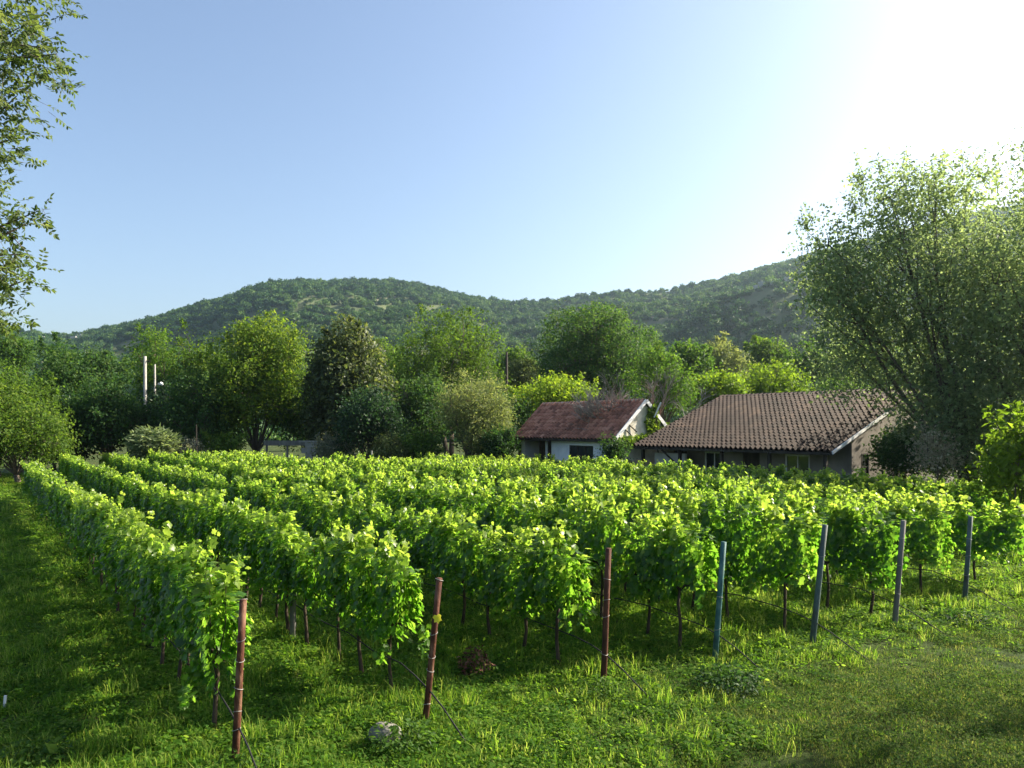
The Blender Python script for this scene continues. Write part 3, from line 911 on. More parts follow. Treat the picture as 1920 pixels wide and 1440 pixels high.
def tiled_slope(parent, x0, x1, ylen, zrise, mat, w, exp, h, seed, single_rows, name='roof_tile', z0=0.0, y0=0.0):
    """tiles on a slope that climbs from (y0,z0) by ylen/zrise; the lowest single_rows courses are objects, the others one part"""
    rng = random.Random(seed)
    sl = math.hypot(ylen, zrise)
    rows = int(round(sl / exp)); exp = sl / rows
    cols = int(round((x1 - x0) / w)); w = (x1 - x0) / cols
    pitch = math.atan2(zrise, ylen)
    me = tile_mesh(name, w * 1.02, exp * 1.12, h, mat)
    tv = np.array([v.co[:] for v in me.vertices]); tq = np.array([p.vertices[:] for p in me.polygons])
    VV, QQ, AA = [], [], []
    cnt = 0
    for r in range(rows):
        for c in range(cols):
            y = y0 + r * exp * math.cos(pitch); z = z0 + r * exp * math.sin(pitch)
            x = x0 + c * w + rng.uniform(-.008, .008)
            ry = rng.gauss(0, .012); rz = rng.gauss(0, .012); lift = rng.uniform(0, .012)
            if r < single_rows:
                o = link_mesh(name, me, parent)
                o.location = (x, y - lift * math.sin(pitch), z + lift + .03)
                o.rotation_euler = (pitch + rng.gauss(0, .012), ry, rz)
            else:
                m = Matrix.Translation((x, y, z + lift + .03)) @ Matrix.Rotation(rz, 4, 'Z') @ Matrix.Rotation(pitch + rng.gauss(0, .012), 4, 'X') @ Matrix.Rotation(ry, 4, 'Y')
                mm = np.array(m)
                VV.append(tv @ mm[:3, :3].T + mm[:3, 3]); QQ.append(tq + cnt * len(tv)); AA.append(np.full(len(tv), rng.random())); cnt += 1
    if VV:
        me2 = np_mesh('upper_tiles', np.concatenate(VV), [np.concatenate(QQ)], attr=np.concatenate(AA), mat=mat)
        tag(link_mesh('upper_tiles', me2, parent), kind='stuff')


def window(parent, cx, cz, w, h, yw, frame_m, depth=.06, bars=(1, 1), face='y', name='window'):
    """a framed window on the wall plane y=yw (facing -y) or x=yw (facing +x)"""
    f = Geo(); p = Geo()
    t = .07
    def bx(g, a0, a1, z0, z1, d0, d1):
        if face == 'y': g.box(a0, a1, yw - d1, yw - d0, z0, z1)
        else: g.box(yw + d0, yw + d1, a0, a1, z0, z1)
    bx(f, cx - w / 2 - t, cx - w / 2, cz - h / 2 - t, cz + h / 2 + t, -.04, depth)
    bx(f, cx + w / 2, cx + w / 2 + t, cz - h / 2 - t, cz + h / 2 + t, -.04, depth)
    bx(f, cx - w / 2, cx + w / 2, cz + h / 2, cz + h / 2 + t, -.04, depth)
    bx(f, cx - w / 2, cx + w / 2, cz - h / 2 - t, cz - h / 2, -.04, depth)
    for k in range(1, bars[0] + 1):
        xx = cx - w / 2 + w * k / (bars[0] + 1)
        bx(f, xx - .025, xx + .025, cz - h / 2, cz + h / 2, -.02, depth * .7)
    for k in range(1, bars[1] + 1):
        zz = cz - h / 2 + h * k / (bars[1] + 1)
        bx(f, cx - w / 2, cx + w / 2, zz - .02, zz + .02, -.02, depth * .6)
    bx(p, cx - w / 2, cx + w / 2, cz - h / 2, cz + h / 2, -.03, .012)
    wo = f.build(name, frame_m, parent)
    p.build('pane', M['glass'], wo)
    return wo


def wall_holes(parent, name, mat, x0, x1, z0, z1, y0, y1, holes):
    """an upright wall slab along x with rectangular openings (x0,x1,z0,z1), split into boxes"""
    xs = sorted({x0, x1, *[h[0] for h in holes], *[h[1] for h in holes]})
    g = Geo()
    for a, b in zip(xs[:-1], xs[1:]):
        hs = sorted([(h[2], h[3]) for h in holes if h[0] <= a + 1e-6 and h[1] >= b - 1e-6])
        z = z0
        for (q0, q1) in hs:
            if q0 > z + 1e-6: g.box(a, b, y0, y1, z, q0)
            z = q1
        if z < z1 - 1e-6: g.box(a, b, y0, y1, z, z1)
    return g.build(name, mat, parent)


def make_cottage():
    L, W, ze, zr = 9.3, 4.9, 2.55, 4.78
    root = empty('cottage', (5.55, 42.0, 0), HROT, 'small white cottage with old red clay tile roof', 'house')
    wt = M['white_wall']
    zw = ze + .34
    # front wall with window opening, recessed porch at its left
    fw = wall_holes(root, 'wall', wt, -5.9, -.3, 0, zw, .4, .62, [(-4.2, -2.1, .9, 2.2)])
    g = Geo(); g.box(-8.9, -5.9, 1.7, 1.9, 0, zw + .9); g.box(-5.98, -5.78, .62, 1.7, 0, zw)
    g.build('porch_wall', M['brown_wood'], root)
    g = Geo(); g.box(-8.95, -8.75, .4, 4.5, 0, zw); g.add([(-8.95, .4, zw), (-8.75, .4, zw), (-8.75, 4.5, zw), (-8.95, 4.5, zw), (-8.95, 2.45, zr - .12), (-8.75, 2.45, zr - .12)], [(0, 4, 5, 1), (5, 4, 3, 2)], [(1, 5, 2), (0, 3, 4)])
    g.build('wall', wt, root)
    g = Geo(); g.box(-8.75, -.3, 4.3, 4.5, 0, zw); g.build('wall', wt, root)
    # gable wall facing the sun
    g = Geo()
    zz = zw
    g.box(-.298, -.1, .402, 4.5, 0, zz)
    g.add([(-.298, .402, zz), (-.1, .402, zz), (-.1, 4.5, zz), (-.298, 4.5, zz), (-.298, 2.45, zr - .14), (-.1, 2.45, zr - .14)], [(0, 4, 5, 1), (5, 4, 3, 2)], [(1, 2, 5), (0, 4, 3)])
    g.build('gable_wall', M['cream'], root)
    # porch post and beam
    g = Geo(); g.box(-8.8, -8.66, .42, .56, 0, ze + .1); g.build('porch_post', M['white_paint'], root)
    g = Geo(); g.box(-6.5, -6.38, .42, .52, 0, ze + .1); g.build('porch_post', M['white_paint'], root)
    g = Geo(); g.box(-9.0, -5.92, .36, .5, ze - .12, ze + .06); g.build('porch_beam', M['dark_wood'], root)
    window(root, -3.15, 1.55, 2.1, 1.3, .47, M['dark_wood'], bars=(2, 0))
    # curtain-pale inner shutters behind one light
    # roof
    rf = Geo()
    x0, x1 = -L, 0.06
    th = .1
    for (ya, yb) in ((-.02, W / 2), (W + .02, W / 2)):
        za, zb = ze, zr
        V = [(x0, ya, za - th), (x1, ya, za - th), (x1, yb, zb - th), (x0, yb, zb - th), (x0, ya, za), (x1, ya, za), (x1, yb, zb), (x0, yb, zb)]
        Q = [(0, 3, 2, 1), (4, 5, 6, 7), (0, 1, 5, 4), (1, 2, 6, 5), (2, 3, 7, 6), (3, 0, 4, 7)]
        if ya > 1: Q = [q[::-1] for q in Q]
        rf.add(V, Q)
    roof = rf.build('roof', M['dark_wood'], root)
    tiled_slope(roof, x0, x1, W / 2 + .02, zr - ze, M['red_tile'], .31, .33, .1, 5, 99, z0=ze, y0=-.02)
    g = Geo()
    for k in range(10):
        y = W + .02 - k * (W / 2) / 10
        z = ze + k * (zr - ze) / 10
        g.add([(x0, y, z + .05), (x1, y, z + .05), (x1, y - W / 20 - .03, z + (zr - ze) / 10 + .03), (x0, y - W / 20 - .03, z + (zr - ze) / 10 + .03)], [(1, 0, 3, 2)])
    tag(g.build('back_tiles', M['red_tile'], roof), kind='stuff')
    rng = random.Random(2)
    n = 19
    for k in range(n):
        t = Geo()
        xa = x0 + (x1 - x0) * k / n; xb = x0 + (x1 - x0) * (k + 1) / n + .03
        pts = []
        for xx, rr in ((xa, .125), (xb, .105)):
            for q in range(6):
                a = math.pi * q / 5
                pts.append((xx, W / 2 + math.cos(a) * rr * 1.1, zr + .0 + math.sin(a) * rr))
        t.add(pts, [(i, i + 1, 6 + i + 1, 6 + i) for i in range(5)])
        t.build('ridge_tile', M['ridge_tile'], roof)
    # bargeboards on the sunny gable, eave board, gutter
    for (ya, yb) in ((-.05, W / 2), (W + .05, W / 2)):
        g = Geo(); g.bar((.09, ya, ze - .03), (.09, yb, zr + .0), .05, .2); g.build('bargeboard', M['white_paint'], root)
    g = Geo(); g.bar((x0, -.06, ze - .06), (.1, -.06, ze - .06), .1, .1); g.build('gutter', M['dark_wood'], root)
    g = Geo(); g.bar((.14, W / 2 + .55, zr - .95), (.3, W / 2 + .95, zr - .1), .07, .07); g.build('gable_strut', M['white_paint'], root)
    # boards of the gable triangle: short timbers sticking out of the masonry
    for (yy, zz2) in ((.95, 3.15), (1.25, 3.42)):
        g = Geo(); g.bar((-.09, yy, zz2), (.02, yy + .5, zz2 - .42), .05, .05); g.build('timber', M['dark_wood'], root)
    return root


def make_farmhouse():
    Lh, Hw, ze, zr = 11.6, 7.4, 2.2, 5.06
    root = empty('farmhouse', (6.65, 41.7, 0), HROT, 'long low farmhouse with a broad brown tiled roof and veranda', 'house')
    W = 2 * Hw
    k = (zr - ze) / Hw
    # front wall set back under the eave, with openings
    yw = 1.9
    zt = ze + k * yw - .12
    ops = [(1.1, 2.0, 0, 2.1), (3.2, 4.4, .9, 2.0), (5.6, 6.6, 0, 2.1), (8.0, 9.3, .9, 2.0)]
    wall_holes(root, 'wall', M['shaded_grey_wall'], .5, Lh - .5, 0, zt, yw, yw + .25, ops)
    for (a, b, c, e) in ((3.2, 4.4, .9, 2.0), (8.0, 9.3, .9, 2.0)):
        window(root, (a + b) / 2, (c + e) / 2, b - a - .14, e - c - .14, yw + .1, M['white_paint'], bars=(1, 0))
    for (a, b) in ((1.1, 2.0), (5.6, 6.6)):
        g = Geo(); g.box(a + .03, b - .03, yw + .1, yw + .16, .02, 2.07)
        dr = g.build('door', M['dark_wood'], root)
        g = Geo(); g.box(b - .16, b - .12, yw + .06, yw + .1, 1.0, 1.12); g.build('handle', M['wire'], dr)
    # pale screen wall at the left of the veranda
    g = Geo(); g.box(.75, 2.9, .75, .87, 0, 1.9); g.build('screen_wall', M['pale_wall'], root)
    # gable walls with openings (along y)
    def gable(xa, xb, holes, m, name):
        ys = sorted({yw, W - .5, Hw, *[h[0] for h in holes], *[h[1] for h in holes]})
        g = Geo()
        top = lambda y: ze + k * (y if y <= Hw else W - y) - .12
        for a, b in zip(ys[:-1], ys[1:]):
            hs = [(h[2], h[3]) for h in holes if h[0] <= a + 1e-6 and h[1] >= b - 1e-6]
            z = 0
            for q0, q1 in sorted(hs):
                if q0 > z: g.box(xa, xb, a, b, z, q0)
                z = q1
            V = [(xa, a, z), (xb, a, z), (xb, b, z), (xa, b, z), (xa, a, top(a)), (xb, a, top(a)), (xb, b, top(b)), (xa, b, top(b))]
            g.add(V, [(0, 3, 2, 1), (4, 5, 6, 7), (0, 1, 5, 4), (1, 2, 6, 5), (2, 3, 7, 6), (3, 0, 4, 7)])
        return g.build(name, m, root)
    gable(.25, .498, [], M['shaded_grey_wall'], 'gable_wall')
    gable(Lh - .498, Lh - .25, [(2.7, 3.3, .9, 2.1), (5.6, 6.6, 0, 2.1)], M['shaded_grey_wall'], 'gable_wall')
    window(root, 3.0, 1.5, .5, 1.08, Lh - .3, M['dark_wood'], bars=(0, 1), face='x')
    g = Geo(); g.box(Lh - .42, Lh - .36, 5.63, 6.57, .02, 2.07); g.build('door', M['dark_wood'], root)
    # veranda posts, beam, brace
    for x in (.35, 2.95, 5.6, 8.3, 11.1):
        g = Geo(); g.box(x - .07, x + .07, .22, .36, 0, ze - .05); g.build('veranda_post', M['dark_wood'], root)
    g = Geo(); g.box(.1, Lh - .1, .2, .38, ze - .05, ze + .05); g.build('veranda_beam', M['dark_wood'], root)
    g = Geo(); g.bar((1.7, .29, ze - .12), (2.85, .29, ze - .95), .07, .07, up=(0, 1, 0)); g.build('brace', M['dark_wood'], root)
    # roof deck
    rf = Geo()
    th = .1
    for (ya, yb) in ((0, Hw), (W, Hw)):
        V = [(0, ya, ze - th), (Lh, ya, ze - th), (Lh, yb, zr - th), (0, yb, zr - th), (0, ya, ze), (Lh, ya, ze), (Lh, yb, zr), (0, yb, zr)]
        Q = [(0, 3, 2, 1), (4, 5, 6, 7), (0, 1, 5, 4), (1, 2, 6, 5), (2, 3, 7, 6), (3, 0, 4, 7)]
        if ya > 1: Q = [q[::-1] for q in Q]
        rf.add(V, Q)
    roof = rf.build('roof', M['dark_wood'], root)
    tiled_slope(roof, -.02, Lh, Hw, zr - ze, M['brown_tile'], .275, .38, .12, 8, 7, z0=ze, y0=-.04)
    g = Geo()
    for q in range(20):
        y = W - q * Hw / 20; z = ze + q * (zr - ze) / 20
        g.add([(0, y, z + .06), (Lh, y, z + .06), (Lh, y - Hw / 20 - .03, z + (zr - ze) / 20 + .03), (0, y - Hw / 20 - .03, z + (zr - ze) / 20 + .03)], [(1, 0, 3, 2)])
    tag(g.build('back_tiles', M['brown_tile'], roof), kind='stuff')
    n = 28
    for q in range(n):
        t = Geo()
        xa = Lh * q / n; xb = Lh * (q + 1) / n + .04
        pts = []
        for xx, rr in ((xa, .15), (xb, .125)):
            for e in range(6):
                a = math.pi * e / 5
                pts.append((xx, Hw + math.cos(a) * rr * 1.15, zr + .02 + math.sin(a) * rr))
        t.add(pts, [(i, i + 1, 6 + i + 1, 6 + i) for i in range(5)])
        t.build('ridge_tile', M['brown_tile'], roof)
    g = Geo(); g.bar((Lh + .03, -.06, ze + .0), (Lh + .03, 4.4, ze + k * 4.4 + .04), .05, .13); g.build('fascia', M['white_paint'], root)
    g = Geo(); g.bar((Lh + .03, 4.42, ze + k * 4.42), (Lh + .03, Hw, zr), .05, .12); g.build('fascia', M['dark_wood'], root)
    g = Geo(); g.bar((-.03, -.04, ze), (-.03, Hw, zr), .05, .14); g.build('fascia', M['dark_wood'], root)
    return root

make_cottage()
make_farmhouse()


def hw(ox, oy, x, y):
    c, s_ = math.cos(HROT), math.sin(HROT)
    return (ox + c * x - s_ * y, oy + s_ * x + c * y)


# climbing plant on the cottage gable
def make_creeper():
    rng = np.random.default_rng(33)
    x, y = hw(5.55, 42, .02, 3.3)
    root = empty('climbing_plant', (x, y, 0), HROT, 'leafy creeper hanging over the sunny cottage gable', 'plant')
    n = 3600
    blobs = [(.05, -.35, 3.6, .7, .62), (.1, -.1, 3.0, .9, .5), (.3, -1.2, 2.55, .9, .35), (.3, -2.4, 2.5, .8, .3), (.2, 1.0, 2.9, .7, .6), (.1, -.3, 4.2, .5, .35), (.25, 1.9, 2.6, .7, .4)]
    Ps = []
    for b in blobs:
        k = n // len(blobs)
        v = unit(rng.normal(size=(k, 3))) * (rng.uniform(0, 1, k) ** .4)[:, None]
        Ps.append(np.array([b[0] * .4, b[1], b[2]]) + v * np.array([.06 if b[2] > 2.7 else .25, b[3] * .8, b[4]]))
    P = np.concatenate(Ps)
    k = len(P)
    link_mesh('foliage', leaf_mesh('foliage', P, np.array([.8, -.2, .5]) + rng.normal(size=(k, 3)) * .6, rng.normal(size=(k, 3)) - np.array([0, 0, .8]), rng.uniform(.09, .17, k), T_VINE_FAR, np.clip(rng.normal(.55, .22, k), 0, 1), M['lime']), root)
    g = Geo()
    g.tube([(.1, 0, 0), (.1, .1, 1.5), (.08, -.1, 3), (.1, 0, 4.2)], [.05, .04, .03, .01], 6)
    g.tube([(.1, .1, 2.2), (.25, -1.2, 2.5), (.3, -2.5, 2.5)], [.03, .02, .01], 5)
    g.build('stem', M['vine_wood'], root)
make_creeper()


# ------------------------------------------------------------------ poles, wall, far small things
def make_poles():
    d0 = 56.0
    r = empty('utility_pole', (px(272, d0), d0, 0), 0, 'pale concrete utility pole, the taller of the two', 'pole')
    g = Geo(); zt = pz(668, d0); g.tube([(0, 0, -.2), (0, 0, zt)], [.15, .1], 10); g.build('shaft', M['pole_pale'], r, smooth=True)
    g = Geo(); g.bar((-.35, 0, zt - .35), (.35, 0, zt - .35), .07, .07); g.build('crossarm', M['dark_wood'], r)
    r = empty('street_lamp', (px(282, d0) + .05, d0 + .6, 0), 0, 'slim street lamp pole with curved arm beside the taller pole', 'lamp')
    zt = pz(682, d0)
    g = Geo(); g.tube([(0, 0, -.2), (0, 0, zt)], [.09, .06], 9); g.build('shaft', M['pole_pale'], r, smooth=True)
    za = pz(722, d0)
    g = Geo(); g.tube([(0, 0, za - .3), (.12, -.1, za), (.3, -.15, za + .12), (.48, -.2, za + .08)], .025, 6); g.build('arm', M['wire'], r, smooth=True)
    g = Geo(); g.tube([(.36, -.2, za + .02), (.42, -.2, za + .12), (.52, -.2, za + .14), (.66, -.22, za + .06), (.7, -.22, za - .04)], [.06, .11, .13, .11, .05], 8); g.build('lamp_head', M['white_paint'], r, smooth=True)
    d1 = 60.0
    r = empty('utility_pole', (px(950, d1), d1, 0), 0, 'dark wooden utility pole behind the olive tree', 'pole')
    zt = pz(660, d1)
    g = Geo(); g.tube([(0, 0, -.2), (0, 0, zt)], [.13, .09], 8); g.build('shaft', M['dark_wood'], r, smooth=True)
    g = Geo(); g.bar((-.3, 0, zt - .25), (.3, 0, zt - .25), .06, .06); g.build('crossarm', M['dark_wood'], r)
    # thin stakes
    d2 = 47.0
    g = Geo(); zt = pz(796, d2); g.tube([(0, 0, -.1), (.02, 0, zt * .5), (0, 0, zt)], .035, 6)
    o = g.build('stake', M['dark_wood']); o.location = (px(368, d2), d2, 0); tag(o, 'thin dark stake standing by the giant reed clump', 'stake')
    d2 = 42.0
    g = Geo(); zt = pz(845, d2); g.tube([(0, 0, -.1), (.01, 0, zt * .5), (0, 0, zt)], [.05, .048, .045], 6)
    o = g.build('stake', M['pole_pale']); o.location = (px(697, d2), d2, 0); tag(o, 'short white stake among the far vines', 'stake')
    # low wall of concrete blocks and a timber bench-like rail
    d3 = 51.0
    r = empty('low_wall', (px(615, d3), d3, 0), 0, 'low grey concrete block wall behind the silvery shrub', 'wall')
    ztop = pz(822, d3)
    rng = random.Random(3)
    bw, bh = .5, .38
    nr = int(ztop / bh)
    g0 = Geo(); g0.box(-bw / 2 + .008, bw / 2 - .008, -.1, .1, .008, bh - .008)
    me = g0.mesh('block', M['concrete'])
    for rr in range(nr):
        for c in range(-3, 4):
            o = link_mesh('block', me, r)
            o.location = (c * bw + (.25 if rr % 2 else 0), rng.uniform(-.012, .012), rr * bh)
    g = Geo(); g.box(-1.9, 1.9, -.16, .16, nr * bh, nr * bh + .09); g.build('coping', M['concrete'], r)
    d4 = 52.0
    r = empty('timber_rail', (px(538, d4), d4, 0), 0, 'weathered pale timber rail left of the low block wall', 'rail')
    zt = pz(826, d4)
    g = Geo(); g.box(-1.55, 1.55, -.05, .05, zt - .34, zt); g.build('board', M['grey_post'], r)
    for x in (-1.4, 0, 1.4):
        g = Geo(); g.box(x - .06, x + .06, .052, .17, 0, zt - .05); g.build('post', M['grey_post'], r)
make_poles()

# ------------------------------------------------------------------ vines
ROWS = [2.12, 4.18, 6.62, 8.6, 10.4, 12.65, 15.2, 17.4, 19.6, 21.8, 24.0, 26.0]
S0 = [8.3, 8.15, 7.85, 7.5, 7.1, 6.9, 7.3, 7.0, 9.2, 10.5, 10.5, 10.5]
S1 = [40.5, 50, 53, 51, 48.5, 46.5, 38, 35.5, 38, 40.5, 40, 38.5]
ORD = ['leftmost', 'second', 'third', 'fourth', 'fifth', 'sixth', 'seventh', 'eighth', 'ninth', 'tenth', 'eleventh', 'twelfth']


ORD2 = ['first', 'second', 'third', 'fourth', 'fifth', 'sixth', 'seventh', 'eighth', 'ninth', 'tenth', 'eleventh', 'twelfth', 'thirteenth', 'fourteenth', 'fifteenth']


def vine_foliage(name, seed, width, n, tmpl, size):
    rng = np.random.default_rng(seed)
    # local frame: x along the row, y across, z up
    nb = int(n * .78)
    x = rng.uniform(-width * .56, width * .56, nb)
    zlo = 0.74 + 0.15 * np.sin(x * 5 + seed) + .08 * rng.normal(size=nb)
    zhi = 1.56 + 0.09 * np.sin(x * 7 + seed * 2.1) + .05 * rng.normal(size=nb)
    u = rng.uniform(0, 1, nb) ** .85
    z = zlo + (zhi - zlo) * u
    half = .235 * np.sqrt(np.clip(1 - ((u - .55) / .62) ** 2, .08, 1)) * (1 + .22 * np.sin(x * 9 + z * 6 + seed))
    sg = np.where(rng.uniform(size=nb) < .5, -1, 1)
    y = sg * half * rng.uniform(0, 1, nb) ** .35
    P = np.stack([x, y, z], -1)
    N = np.stack([rng.normal(0, .45, nb), sg * (0.9 - .6 * (u > .85)), .45 + 1.1 * (u > .85) + rng.normal(0, .4, nb)], -1)
    T = np.stack([rng.normal(0, .6, nb), sg * .35, -.9 + rng.normal(0, .35, nb)], -1)
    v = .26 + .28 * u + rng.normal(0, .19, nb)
    # shoots: some upright above the top wire, some hanging low
    Ps, Ns, Ts, Vs = [P], [N], [T], [v]
    rem = n - nb
    ns = max(4, int(9 * width))
    per = max(3, rem // ns)
    for k in range(ns):
        x0 = rng.uniform(-width / 2, width / 2)
        if k % 4 != 3:
            h = rng.uniform(.15, .42)
            a = np.linspace(0, 1, per)
            q = np.stack([x0 + a * rng.normal(0, .16), rng.normal(0, .1) + a * rng.normal(0, .16), 1.5 + a * h], -1)
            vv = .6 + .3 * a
        else:
            h = rng.uniform(.15, .4)
            s_ = rng.choice([-1, 1])
            a = np.linspace(0, 1, per)
            q = np.stack([x0 + a * rng.normal(0, .15), s_ * (.26 + .12 * a), .85 - a * h], -1)
            vv = .45 + .1 * a
        q = q + rng.normal(0, .035, (per, 3))
        Ps.append(q)
        nn = rng.normal(0, .7, (per, 3)) + np.array([0, 0, .7]); Ns.append(nn)
        Ts.append(rng.normal(0, .8, (per, 3)) - np.array([0, 0, .3])); Vs.append(vv + rng.normal(0, .1, per))
    P = np.concatenate(Ps); N = np.concatenate(Ns); T = np.concatenate(Ts); v = np.clip(np.concatenate(Vs), 0, 1)
    Sz = size * np.exp(rng.normal(0, .28, len(P)))
    # a few yellowed leaves
    yl = rng.uniform(size=len(P)) < .015
    v[yl] = 1.0
    return leaf_mesh(name, P, N, T, Sz, tmpl, v, M['vine'])


def vine_trunk(name, seed, width):
    r = random.Random(seed)
    g = Geo()
    k1, k2 = r.uniform(-.06, .06), r.uniform(-.06, .06)
    g.tube([(0, 0, -.1), (k1 * .4, k2 * .5, .12), (k1, k2, .35), (k1 * .3, k2 * 1.2, .6), (0, 0, .82)], [.036, .028, .024, .024, .02], 7)
    for sg in (-1, 1):
        g.tube([(0, 0, .78), (sg * .1, .01, .86), (sg * width * .3, .02 * r.uniform(-1, 1), .88), (sg * width * .5, 0, .87)], [.02, .018, .014, .008], 5)
    for k in range(5):
        x0 = r.uniform(-.45, .45) * width
        g.tube([(x0, 0, .86), (x0 + r.uniform(-.06, .06), r.uniform(-.1, .1), 1.2), (x0 + r.uniform(-.1, .1), r.uniform(-.15, .15), 1.6)], [.008, .006, .003], 4, cap=False)
    return g.mesh(name, M['vine_wood'], smooth=True)

NEAR = [(vine_foliage('vine_leaves_near', 100 + i, .9, 1350, T_VINE, .07), vine_trunk('vine_trunk_near', 200 + i, .9)) for i in range(9)]
MIDV = [(vine_foliage('vine_leaves_mid', 300 + i, 1.7, 2300, T_VINE_FAR, .08), vine_trunk('vine_trunk_mid', 400 + i, 1.7)) for i in range(8)]
vr = random.Random(77)
n_vines = 0
for ri, (o_, s0, s1) in enumerate(zip(ROWS, S0, S1)):
    s = s0 + .42
    first = True
    kth = 0
    while s < s1:
        near = s < (19 if ri < 4 else (15 if ri < 7 else 0))
        step = .88 if near else 1.62
        lib = NEAR if near else MIDV
        x, y = os2(o_ + vr.gauss(0, .035), s + (0 if near else .3) + vr.gauss(0, .05))
        vis = abs(x / y) < .74
        if vis:
            nm = ORD[ri] + (' row' if ri == 0 else ' row from the left')
            kth = kth + 1
            if near or first:
                lab = ('first' if kth == 1 else ORD2[kth - 1]) + (' grapevine behind the end post in the %s' % nm)
            else:
                lab = 'leafy green grapevine in the far half of the %s' % nm if ri < 7 else 'leafy green grapevine standing in the %s' % nm
            root = empty('grapevine', (x, y, 0), math.atan2(RY, RX) + (math.pi if vr.random() < .5 else 0) + vr.gauss(0, .04), lab, 'grapevine', 'grapevines of the ' + nm)
            sc_ = vr.uniform(.93, 1.08)
            root.scale = (1.0, vr.uniform(.85, 1.12) * (1.0 if near else .82), sc_ * (1.0 if near else .91) * (1.0, 1.0, 1.0, 1.1, 1.14, 1.12, 1.1, 1.05, 1, 1, 1, 1)[ri])
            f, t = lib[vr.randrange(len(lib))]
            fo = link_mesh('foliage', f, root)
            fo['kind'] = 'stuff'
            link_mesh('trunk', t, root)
            n_vines += 1
            first = False
        s += step
print('vines', n_vines)

# ------------------------------------------------------------------ end posts, wires, hoses
POSTS = [  # base px, base py, top px, top py, material, radius, label
    (440, 1432, 456, 1124, 'rust', .036, 'rust-red steel end post of the leftmost row, nearest the camera'),
    (797, 1354, 824, 1084, 'rust', .036, 'rusty end post with a yellow leaf caught on it'),
    (1131, 1282, 1141, 1028, 'brown_post', .040, 'dark brown weathered end post of the third row'),
    (1340, 1238, 1357, 1016, 'teal_post', .040, 'blue-green painted end post with dark weeds at its foot'),
    (1522, 1212, 1547, 984, 'slate_post', .043, 'slate-blue end post with a rusty brown foot'),
    (1677, 1174, 1694, 976, 'grey_post', .043, 'grey weathered end post at the corner of the sunny vines'),
    (1808, 1132, 1820, 968, 'slate_post', .043, 'thin blue-grey end post standing in the shade, farthest right')]
POSTW = []
for i, (bx, by, tx, ty, mt, rad, lab) in enumerate(POSTS):
    d = gd(by)
    x = px(bx, d)
    dt = d - .06
    top = Vector((px(tx, dt) - x, dt - d, pz(ty, dt)))
    root = empty('vineyard_post', (x, d, 0), 0, lab, 'post', 'end posts of the vine rows')
    POSTW.append((Vector((x, d, 0)), top))
    g = Geo()
    g.tube([Vector((0, 0, 0)) - top * .12, top * .25 + Vector((.004, 0, 0)), top * .6, top], [rad * 1.05, rad, rad * .98, rad * .95], 10)
    g.build('shaft', M[mt], root, smooth=True)
    rr = random.Random(i)
    for f in (.17, .33, .46, .6, .76, .95) if i < 3 else (.3, .55, .8):
        f += rr.uniform(-.06, .06)
        if rr.random() < .2: continue
        c = top * f
        g = Geo()
        pts = [c + Vector((math.cos(a) * (rad + .006), math.sin(a) * (rad + .006), .014 * math.sin(a + i * 1.7 + f * 9))) for a in np.linspace(0, 2 * math.pi, 11)]
        g.tube(pts, .0032, 5, cap=False)
        g.build('wire_wrap', M['wire'], root, smooth=True)
# trellis wires from the end posts into the foliage
for i, (b, top) in enumerate(POSTW):
    root = empty('trellis_wires', (b.x, b.y, 0), 0, 'thin trellis wires strung from the %s end post into the vines' % ORD[i], 'wire', 'trellis wires')
    for f in (.5, .9):
        c = top * f
        g = Geo()
        e = Vector((RX * 2.6, RY * 2.6, c.z + .02))
        g.tube([c, c.lerp(e, .5) - Vector((0, 0, .012)), e], .0022, 4)
        g.build('strand', M['hose'], root)
# drip hoses
for i, (b, top) in enumerate(POSTW):
    root_l = 'black irrigation hose sagging from the %s row past its end post' % ORD[i]
    g = Geo()
    out = Vector((-RX, -RY, 0))
    pts = []
    for s in np.linspace(7.5, .6, 10):
        pts.append(b - out * s + Vector((0, 0, .50 + .03 * math.sin(s * 3 + i))))
    pts += [b - out * .3 + Vector((0.03, 0, .44)), b + Vector((.055, -.03, .36)), b + out * .28 + Vector((.05, 0, .26)), b + out * .62 + Vector((.06, 0, .09)), b + out * .85 + Vector((.05, 0, .0))]
    g.tube(pts, .009, 6)
    tag(g.build('irrigation_hose', M['hose'], None, smooth=True), root_l, 'hose', 'irrigation hoses')
# trellis post inside the second row
x, y = os2(4.05, 11.7)
g = Geo(); g.tube([(0, 0, -.2), (.01, 0, .7), (0, 0, 1.45)], [.05, .048, .046], 8)
o = g.build('trellis_post', M['grey_post'], None, smooth=True); o.location = (x, y, 0)
tag(o, 'grey wooden post half hidden inside the second row', 'post')
# yellow leaf on the second post
b, top = POSTW[1]
p = b + top * .72
me = leaf_mesh('yellow_leaf', np.array([[p.x + .02, p.y - .055, p.z + .05]]), np.array([[.15, -1, .3]]), np.array([[.2, 0, -1.]]), np.array([.1]), T_VINE, np.array([1.0]),
               noise_mat('yellow_leaf', [(0.3, (0.55, 0.5, 0.02)), (0.7, (0.7, 0.62, 0.05))], 20, bump=0))
tag(link_mesh('yellow_leaf', me), 'single bright yellow leaf stuck to the second rusty post', 'leaf')


